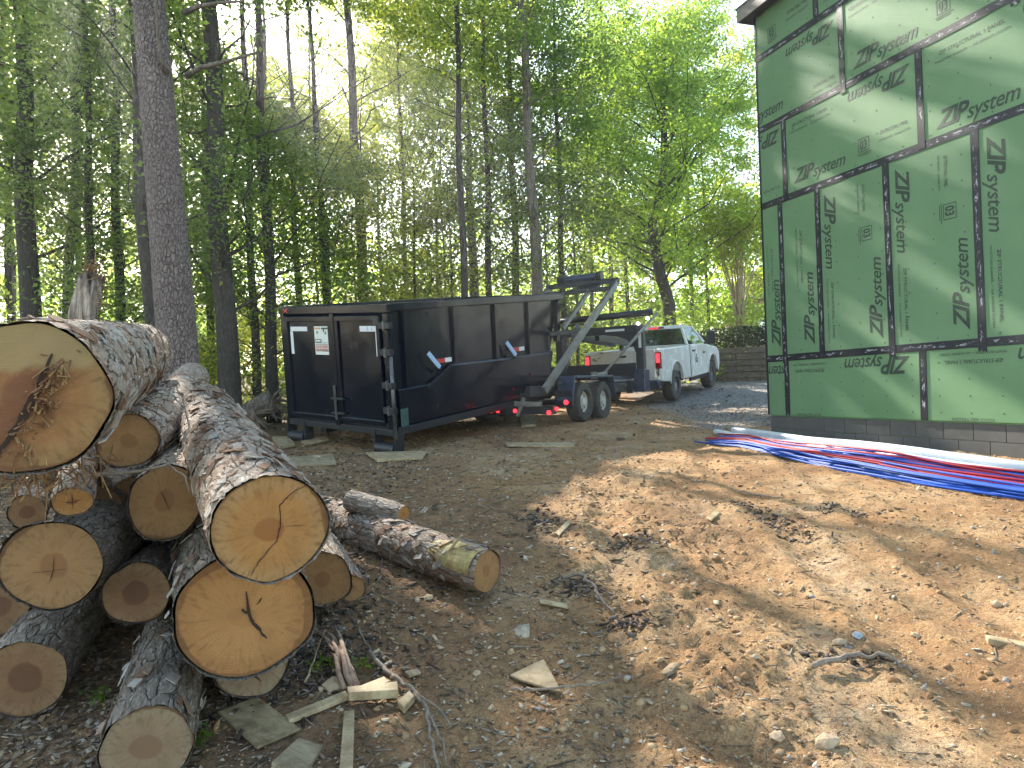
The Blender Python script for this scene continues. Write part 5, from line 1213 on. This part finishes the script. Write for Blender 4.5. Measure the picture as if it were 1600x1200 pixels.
scatter('leaf_litter', p_, [QUAD], np.column_stack([L_]*3), .5, LIT, None, 5, label='dead leaf litter on the woodland floor', cat='leaf litter')
# dark torn debris heaps on the clay
def heap(u0, v0, u1, v1, n, seed, rad=.12):
    rr = np.random.default_rng(seed); a, b = G(u0, v0), G(u1, v1); t = rr.uniform(0, 1, n); p = a[None]+(b-a)[None]*t[:, None]+np.column_stack([rr.normal(0, rad, n), rr.normal(0, rad, n), np.zeros(n)])
    p[:, 2] = gz(p[:, 0], p[:, 1])+relief(p[:, 0], p[:, 1])+rr.uniform(0, .012, n); return p
HE = np.concatenate([heap(1165, 785, 1260, 842, 230, 1, .10), heap(1275, 792, 1345, 800, 80, 2, .09), heap(965, 850, 1020, 870, 130, 3, .09), heap(890, 915, 920, 935, 120, 4, .07), heap(960, 975, 1000, 985, 120, 5, .06), heap(1300, 1035, 1380, 1040, 60, 6, .05), heap(830, 800, 860, 830, 160, 7, .1), heap(450, 960, 560, 1060, 700, 8, .22), heap(560, 850, 700, 910, 300, 9, .25), heap(470, 1000, 430, 1090, 200, 10, .12)])
n_ = len(HE); L_ = r1.uniform(.006, .028, n_); DB = m_random('dark_debris', [(0, (.03, .022, .018)), (.55, (.09, .065, .05)), (1, (.24, .20, .17))])
scatter('bark_debris', HE, [box_shape()], np.column_stack([L_, L_*r1.uniform(.15, .45, n_), L_*.12]), .6, DB, None, 6, jitter=.3, label='dark heaps of torn bark and roots on the ground', cat='debris')
# small green seedlings
for i, (u, v, lb) in enumerate(((505, 1040, 'small green seedling left of the brown roots'), (568, 1042, 'small green seedling right of the brown roots'), (308, 1165, 'small dim green seedling beside the bottom front log'), (160, 1100, 'tiny seedling in the shade between the lowest logs'))):
    g0 = G(u, v); sd = thing('seedling', g0, lb, 'plant', 'seedlings by the log pile'); rr = np.random.default_rng(i)
    q = g0+np.column_stack([rr.normal(0, .035, 26), rr.normal(0, .035, 26), rr.uniform(.01, .06, 26)]); leaves('foliage', q, .035, LF_MAPLE, sd, i, docarve=False, highcut=False)
# driveway gravel stones
GR = m_random('gravel_stone', [(0, (.12, .12, .12)), (.5, (.26, .26, .265)), (1, (.48, .48, .48))])
p_ = ground_pts(9000, 13, 26, 8, lambda x, y: sstep(2.5, 4.5, x-(y-16)*.15), umin=.1, umax=.5); n_ = len(p_); s_ = r1.uniform(.012, .03, (n_, 3))*np.array([1, 1, .6])
scatter('gravel', p_, [OCT], s_, .4, GR, None, 8, jitter=.3, label='grey gravel of the driveway beside the pickup', cat='gravel')

# ================================================================== retaining wall, hedge, far house
wa, wb = P(1095, 588, 26.0), np.array([17.0, 21.5, 0]); wz = CZ-.02+.10
rw = thing('retaining_wall', (wa[0], wa[1], wz), 'low brown timber retaining wall behind the gravel drive', 'wall')
wd = np.array([wb[0]-wa[0], wb[1]-wa[1], 0]); WL = np.linalg.norm(wd); wd /= WL
for c_ in range(7):
    s_ = -(c_ % 2)*1.2
    while s_ < WL:
        a_, b_ = max(0, s_), min(WL, s_+2.4)
        if b_-a_ > .2: MB().bar(np.array([wa[0], wa[1], wz-.35+c_*.21])+wd*(a_+.006)+np.array([0, .01*(c_ % 2), 0]), np.array([wa[0], wa[1], wz-.35+c_*.21])+wd*(b_-.006)+np.array([0, .01*(c_ % 2), 0]), .18, .196).build('timber', TIMBER, rw, bev=.012, seg=1)
        s_ += 2.4
LF_HEDGE = m_leaf('hedge_leaf', (.028, .045, .018), (.05, .09, .02), .3, .4)
MB().bar(np.array([wa[0], wa[1]+.14, wz+.3])-wd*.0, np.array([wa[0], wa[1]+.14, wz+.3])+wd*WL, .06, 1.35).build('backing', TIMBER, rw)
hd = thing('hedge', (wa[0], wa[1]+.6, wz+1.0), 'dark clipped hedge along the top of the retaining wall', 'hedge')
rr = np.random.default_rng(9); n_ = 26000; s_ = rr.uniform(-1, WL, n_); q = np.array([wa[0], wa[1], 0])+wd*s_[:, None]; q[:, 1] += .9+rr.normal(0, .4, n_); q[:, 2] = wz+1.05+rr.uniform(0, 1, n_)*(.62+.10*np.sin(s_*1.1)+.12*sstep(2, 6, s_))
leaves('foliage', q, .11, LF_HEDGE, hd, 9, docarve=False, highcut=False)
ph = P(1188, 500, 44); hh = thing('distant_house', (ph[0]+1, 44, 2.2), 'pale pink house glimpsed beyond the hedge at the corner of the green wall', 'house')
x0 = P(1176, 500, 44)[0]
MB().box((x0, 44, 1.6), (x0+9, 50, 6.1)).build('wall', PINKWALL, hh); MB().add([(x0-.4, 43.6, 6.1), (x0+9.4, 43.6, 6.1), (x0+9.4, 50.4, 6.1), (x0-.4, 50.4, 6.1), (x0+.6, 47, 8.2), (x0+8.4, 47, 8.2)], [[0, 1, 5, 4], [1, 2, 5], [2, 3, 4, 5], [3, 0, 4], [0, 3, 2, 1]]).build('roof', ROOFM, hh)
wq = MB().box((x0+.25, 43.93, 3.6), (x0+.85, 43.99, 5.2)).build('window', WHITEP, hh); MB().box((x0+.32, 43.90, 3.7), (x0+.78, 43.935, 5.1)).build('pane', GLASS, wq)

# ================================================================== the trees
def bpt(u, d): 
    x = P(u, 600, d)[0]; return np.array([x, d, float(gz(x, d))])
def topoff(u0, u1, d, h):    # sideways drift of the trunk from its photo columns
    return (u1-u0)/F*d
# big pine behind the pile
bb = bpt(287, 8.8); root = thing('pine_tree', bb, 'big straight pine with scaly grey brown bark right behind the log pile', 'tree', 'trees of the wood')
nth, nz = 110, 420; H_ = 13.; zz = np.linspace(-.3, H_, nz); th = np.linspace(0, 2*pi, nth, endpoint=False); TT_, ZZ_ = np.meshgrid(th, zz)
drift = np.interp(zz, [0, 1.0, 5.2, 13], [.0, -.03, -.24, -.55]); R0 = np.interp(zz, [-.3, 0, .5, 1.2, 5.5, 13], [.32, .28, .245, .225, .175, .11])
RR = R0[:, None]*(1+.02*np.sin(3*TT_+ZZ_*.4)); V = np.stack([np.cos(TT_)*RR+drift[:, None], np.sin(TT_)*RR, ZZ_], -1).reshape(-1, 3); I = np.arange(nth*nz).reshape(nz, nth)
obj('trunk', raw_mesh('trunk', V, np.stack([I[:-1], np.roll(I[:-1], -1, 1), np.roll(I[1:], -1, 1), I[1:]], -1).reshape(-1, 4)), BARK_STAND, root, True)
def limb(a, pts, r): MB().tube([np.array(a)]+[np.array(p) for p in pts], list(np.linspace(r, r*.35, len(pts)+1)), 8).build('limb', BARK_PALE, root, smooth=True)
limb(P(292, 118, 8.8), [P(315, 105, 8.6), P(345, 98, 8.5), P(375, 90, 8.3), P(400, 82, 8.2)], .035)
limb(P(288, 20, 8.8), [P(310, 10, 8.6), P(345, 4, 8.5), P(380, 2, 8.4)], .035)
limb(P(262, 115, 8.7), [P(252, 95, 8.6), P(247, 60, 8.5), P(244, 20, 8.4), P(240, -30, 8.3)], .03)
rr = np.random.default_rng(3); n_ = 9000; c = bb+np.array([-.5, 0, 12]); q = c+rr.normal(0, 1, (n_, 3))*np.array([2.2, 2.2, 1.6]); leaves('crown', q, .2, LF_OLIVE, root, 3)

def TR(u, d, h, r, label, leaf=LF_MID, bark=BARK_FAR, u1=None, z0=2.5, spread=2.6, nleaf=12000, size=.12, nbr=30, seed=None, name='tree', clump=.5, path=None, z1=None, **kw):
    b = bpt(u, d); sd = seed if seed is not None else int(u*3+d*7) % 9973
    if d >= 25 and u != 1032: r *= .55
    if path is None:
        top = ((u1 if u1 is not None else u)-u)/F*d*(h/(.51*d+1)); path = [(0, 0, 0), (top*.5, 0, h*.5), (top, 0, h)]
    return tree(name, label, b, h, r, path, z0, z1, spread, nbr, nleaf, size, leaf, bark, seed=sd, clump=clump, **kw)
# left, dark
TR(48, 16, 17, .22, 'thick dark trunk at the far left edge of the wood', LF_DARK, u1=52, nleaf=15000, z0=3, spread=3)
TR(98, 19, 16, .14, 'slim leaning dark trunk second from the left edge', LF_DARK, u1=150, nleaf=14000, z0=2)
TR(188, 17, 15, .12, 'slim dark trunk between the torn stump and the big pine', LF_DARK, u1=196, nleaf=14000, z0=1.5)
TR(243, 12.5, 15, .12, 'dark trunk half hidden by the left side of the big pine', LF_DARK, u1=225, nleaf=13000, z0=3, spread=3.0, size=.10)
TR(358, 13.5, 16, .20, 'thick grey trunk standing between the big pine and the dumpster', LF_DARK, u1=345, nleaf=22000, z0=2.0, spread=2.8, size=.095, nbr=40)
TR(428, 15.5, 13, .13, 'dim trunk just left of the dumpster doors', LF_DARK, u1=420, nleaf=20000, z0=1.2, spread=2.5, size=.10, nbr=36)
TR(-60, 18, 17, .2, 'dark tree beyond the left picture edge', LF_DARK, nleaf=9000, spread=3.5)
TR(130, 25, 17, .18, 'leafy tree far back behind the torn stump', LF_MID, nleaf=13000, size=.15, spread=3.5)
TR(300, 27, 18, .2, 'leafy tree far back behind the big pine', LF_MID, nleaf=13000, size=.15, spread=3.5)
TR(25, 29, 17, .2, 'sunlit tree far back at the left edge', LF_YEL, nleaf=12000, size=.16, spread=4)
TR(400, 17, 15, .10, 'dense dark evergreen filling the space between grey trunk and dumpster', LF_DARK, nleaf=26000, z0=1.0, spread=2.4, size=.105, nbr=46)
TR(470, 20, 15, .10, 'dense dark evergreen above the left door of the dumpster', LF_DARK, nleaf=24000, z0=3.0, spread=2.3, size=.115, nbr=44)
TR(330, 19, 14, .10, 'dense dark evergreen seen between the big pine and the grey trunk', LF_DARK, nleaf=20000, z0=1.6, spread=2.4, size=.12, nbr=40)
TR(150, 15.5, 14, .09, 'dense dark evergreen right behind the torn stump', LF_DARK, nleaf=20000, z0=1.4, spread=2.3, size=.11, nbr=40)
TR(20, 21, 15, .10, 'dense dark evergreen behind the left edge trunk', LF_DARK, nleaf=18000, z0=1.6, spread=3.0, size=.13, nbr=40)
# middle
TR(524, 19, 13, .10, 'right stem of the pair of slim trunks above the dumpster doors', LF_DARK, u1=500, nleaf=12000, z0=4.2, spread=2.3)
TR(516, 19.4, 12, .08, 'left stem of the pair of slim trunks above the dumpster doors', LF_YEL, u1=505, nleaf=8000, z0=4.4, spread=2.)
TR(577, 23, 20, .19, 'tall pine stem standing behind the left half of the dumpster', LF_YEL, u1=562, nleaf=14000, z0=5, spread=2.6, name='pine_tree')
TR(728, 17, 17, .09, 'slender straight pole trunk behind the middle of the dumpster', LF_YEL, u1=733, nleaf=6000, z0=6, spread=1.8)
TR(745, 24, 10, .2, 'dark short trunk right beside the slender pole trunk', LF_DARK, nleaf=9000, z0=3.5, spread=2.5)
TR(768, 20, 15, .10, 'slim dark crooked trunk right of the slender pole trunk', LF_MID, u1=775, nleaf=14000, z0=4, spread=2.4)
TR(640, 26, 15, .14, 'bright leafy tree filling the gap behind the dumpster', LF_YEL, nleaf=22000, z0=1.5, spread=3.6, size=.15, nbr=44)
TR(600, 34, 16, .16, 'distant yellow green tree behind the pine stem', LF_YEL, nleaf=14000, z0=1, spread=4.5, size=.19)
TR(690, 30, 15, .16, 'distant bright tree left of the slender pole trunk', LF_YEL, nleaf=16000, z0=1, spread=4, size=.17)
TR(560, 21, 5.5, .05, 'low understorey bush tree behind the dumpster left half', LF_OLIVE, nleaf=10000, z0=.5, spread=2.2, size=.11)
TR(655, 20, 6.5, .06, 'olive understorey tree behind the dumpster middle', LF_YEL, nleaf=14000, z0=.5, spread=2.4, size=.11)
TR(710, 21, 6.0, .06, 'dim understorey tree at the foot of the slender pole trunk', LF_OLIVE, nleaf=10000, z0=.5, spread=2.0, size=.11)
# dark mass left of the maple
TR(848, 18.5, 16, .16, 'pale barked trunk behind the front end of the dumpster', LF_DARK, BARK_PALE, u1=835, nleaf=26000, z0=2.6, spread=2.9, size=.11, nbr=46)
TR(812, 22, 14, .13, 'dense dark tree behind the tilt frame left side', LF_DARK, nleaf=18000, z0=1.5, spread=2.6, size=.12, nbr=36)
TR(885, 21, 12, .10, 'dense dark tree directly above the tilt frame', LF_DARK, nleaf=17000, z0=2.2, spread=2.2, size=.11, nbr=36)
TR(905, 23, 6, .06, 'low olive tree behind the trailer front', LF_OLIVE, nleaf=9000, z0=.6, spread=2.2, size=.12)
# the maple and right side
mp = [(0, 0, 0), (.35, 0, 1.3), (.42, 0, 2.6), (.05, 0, 4.2), (-.1, 0, 5.6), (.35, 0, 7.4), (.5, 0, 9.5), (.5, 0, 12)]
TR(1032, 27, 12.5, .26, 'crooked maple with bright green crown standing behind the pickup', LF_MAPLE, BARK_FAR, z0=3.2, z1=12, spread=4.6, nleaf=52000, size=.135, nbr=64, path=mp, name='maple_tree', clump=.55, seed=42)
TR(985, 31, 13, .18, 'bright green tree left of the crooked maple', LF_MAPLE, nleaf=22000, z0=2.0, spread=3.8, size=.16, nbr=40)
TR(1110, 33, 12, .16, 'bright green tree right of the crooked maple', LF_MAPLE, nleaf=22000, z0=2.0, spread=4.0, size=.16, nbr=40)
TR(1215, 34, 13, .2, 'yellow green tree mostly hidden by the corner of the green house', LF_YEL, nleaf=20000, z0=2.5, spread=4.5, size=.17, nbr=40)
TR(500, 26, 18, .10, 'tall yellow green tree in the bright gap above the dumpster doors', LF_YEL, nleaf=17000, z0=6, spread=3.2, size=.15, nbr=40)
TR(960, 34, 19, .22, 'tall bright tree rising above the trailer to the top of the picture', LF_MAPLE, nleaf=30000, z0=5, spread=4.8, size=.18, nbr=50)
TR(1085, 38, 17, .2, 'tall bright tree behind the crooked maple crown', LF_MAPLE, nleaf=26000, z0=5, spread=5, size=.19, nbr=46)
TR(640, 28, 19, .16, 'tall yellow green tree above the middle of the dumpster', LF_YEL, nleaf=26000, z0=5, spread=3.8, size=.15, nbr=46)
TR(930, 36, 14, .2, 'distant bright tree above the trailer', LF_YEL, nleaf=16000, z0=1.5, spread=4.5, size=.2)
# crape myrtle: many thin tan stems in a fan
TANS = simple('tan_stem', (.42, .31, .20), .8)
cb = bpt(1160, 28.5); cb[2] += 1.0; cm = thing('crape_myrtle', cb, 'multi stemmed tree, fan of thin tan stems beside the corner of the green house', 'tree'); rr = np.random.default_rng(8); tips = []
for i in range(17):
    a = rr.uniform(0, 2*pi); sp = rr.uniform(.2, 1.0); d = np.array([cos(a)*sp, sin(a)*sp*.6, 0]); pts = [cb+np.array([cos(a)*.12, sin(a)*.1, -.4])]+[cb+d*(t**1.3)*1.15+np.array([0, 0, t*4.6])+rr.normal(0, .05, 3) for t in np.linspace(.15, 1, 6)]
    MB().tube(pts, list(np.linspace(.045, .014, 7)), 6).build('stem', TANS, cm, smooth=True); tips.append(pts[-1]); tips.append(pts[-2])
tips = np.array(tips); q = tips[rr.integers(0, len(tips), 9000)]+rr.normal(0, 1, (9000, 3))*np.array([.7, .7, .6])+np.array([0, 0, .5]); leaves('crown', q, .11, LF_YEL, cm, 8)
# out of frame and high neighbours that give the shade
for i, (u, d, h, lf_, lb) in enumerate(((-260, 13, 18, LF_DARK, 'tall tree outside the picture left of the log pile'), (-420, 20, 18, LF_DARK, 'tall tree farther outside the picture at left'),
        (150, 21, 19, LF_DARK, 'tall leafy tree above the torn stump'), (430, 22, 19, LF_YEL, 'tall leafy tree above the dumpster doors'), (400, 30, 20, LF_MID, 'tall leafy tree farther above the dumpster doors'),
        (700, 26, 20, LF_YEL, 'tall crown above the slender pole trunk'), (860, 27, 19, LF_MID, 'tall crown above the tilt frame'), (240, 34, 20, LF_MID, 'distant tall tree left of the big pine'), (520, 38, 19, LF_YEL, 'distant tall tree over the dumpster doors'), (770, 36, 18, LF_MAPLE, 'distant tall tree over the dumpster middle'), (60, 38, 18, LF_YEL, 'distant tall tree at the left edge'))):
    TR(u, d, h, .07, lb, lf_, nleaf=12000, z0=5 if d < 30 else 2, spread=3.8 if d < 30 else 5, size=.15 if d < 30 else .2, nbr=44, seed=500+i)
# woodland far behind reads as one mass
rr = np.random.default_rng(77); n_ = 210000; ang = rr.uniform(-1.0, .75, n_); R_ = rr.uniform(44, 75, n_); x = np.sin(ang)*R_; y = np.cos(ang)*R_
hm = 8.0+6*fbm(x*.12, y*.12, 3, 7)-.5; q = np.column_stack([x, y, gz(x, y)+rr.uniform(0, 1, n_)**1.5*hm*1.0])
q = q[fbm(q[:, 0]*.35+q[:, 1]*.2, q[:, 2]*.5, 3, 19) > .33+.012*q[:, 2]]
o = leaves('far_woodland', q, .5, LF_MAPLE, None, 77, kind='stuff', docarve=False, highcut=False); tag(o, 'sunlit far woodland seen between the near trees', 'woodland')
# undergrowth at the wood's edge
for i, (u, d, w, h, n_, lf_, lb) in enumerate(((60, 13.5, 1.6, 1.4, 5000, LF_MID, 'leafy undergrowth bush behind the huge top log'), (210, 15, 1.4, 1.8, 5000, LF_DARK, 'dark undergrowth bush left of the big pine'), (330, 17, 1.3, 1.6, 5000, LF_YEL, 'sunlit undergrowth bush right of the big pine'),
        (410, 18, 1.4, 1.4, 5000, LF_MID, 'green undergrowth bush at the left side of the dumpster'), (20, 20, 2.5, 2.6, 8000, LF_MID, 'broad undergrowth bush at the left edge'), (330, 26, 3, 2.6, 9000, LF_YEL, 'bright broad bush far behind the big pine'),
        (470, 22, 2.5, 3.2, 9000, LF_YEL, 'bright bush seen just above the dumpster doors'), (780, 23, 2.5, 3.0, 9000, LF_OLIVE, 'dull bush behind the dumpster right half'), (920, 25, 2.2, 2.2, 7000, LF_MID, 'bush seen under the trailer upper beam'), (1080, 30, 3, 3.0, 9000, LF_MAPLE, 'bright bush behind the pickup cab'), (1010, 36, 4, 4.0, 9000, LF_MAPLE, 'bright far bush left of the maple trunk'))):
    b = bpt(u, d); sh = thing('bush', b, lb, 'bush', 'bushes of the undergrowth'); rr = np.random.default_rng(600+i); C = b+rr.normal(0, 1, (22, 3))*np.array([w*.6, w*.5, .0])+np.column_stack([np.zeros(22), np.zeros(22), rr.uniform(.15, h, 22)])
    q = C[rr.integers(0, 22, n_)]+rr.normal(0, 1, (n_, 3))*np.array([.38, .38, .24])*(w/1.6)**.5; q = q[q[:, 2] > b[2]]; leaves('foliage', q, .085 if d < 19 else .12, lf_, sh, 600+i)
    mb = MB()
    for k in range(5): mb.tube([b, C[k]], [.02, .008], 5)
    mb.build('stems', TWIG, sh)
# pile of old stumps left of the dumpster
for i, (u, v, d, r, lb) in enumerate(((395, 592, 15.0, .30, 'grey uprooted stump left of the dumpster'), (365, 612, 14.0, .22, 'brown broken stump below the grey uprooted stump'))):
    c = P(u, v, d); c[2] = float(gz(c[0], c[1])); st = thing('uprooted_stump', c, lb, 'stump', 'uprooted stumps'); rr = np.random.default_rng(i)
    mb = MB(); mb.tube([c+np.array([-.3, 0, .15]), c+np.array([.0, .05, r]), c+np.array([.35, .1, r*1.5])], [r*.6, r*.7, r*.8], 12); mb.build('stump_wood', WOOD_SNAG, st, smooth=True)
    for k in range(14):
        a = rr.uniform(0, 2*pi); p0 = c+np.array([.3, .1, r*1.3]); p1 = p0+np.array([cos(a)*.35+.1, rr.normal(0, .15), sin(a)*.35]); MB().tube([p0, (p0+p1)/2+rr.normal(0, .04, 3), p1], [.05, .03, .01], 6).build('root', TWIG, st, smooth=True)
# dirt mound at the wood's edge beside the dumpster
for i, (u, v, r, lb) in enumerate(((402, 648, .35, 'low heap of brown soil left of the dumpster'),)):
    pass
print('objects', len(bpy.data.objects), 'tris', sum(sum(len(p.vertices)-2 for p in m.polygons) if len(m.polygons) < 2000 else len(m.polygons)*2 for m in bpy.data.meshes))

# ================================================================== thin haze added to imitate lens glare and lift the shade
hz = MB().box((-420, -60, -3.2), (420, 410, 26)).build('haze', None)
t = NT('haze'); pv = t.n('VolumePrincipled', None, Density=.0017, Anisotropy=.72); pv.inputs['Color'].default_value = (.93, .95, 1, 1); t.t.links.new(pv.outputs[0], t.out.inputs['Volume'])
hz.data.materials.append(t.m); tag(hz, 'thin haze added in place of lens glare', 'haze', kind='stuff')
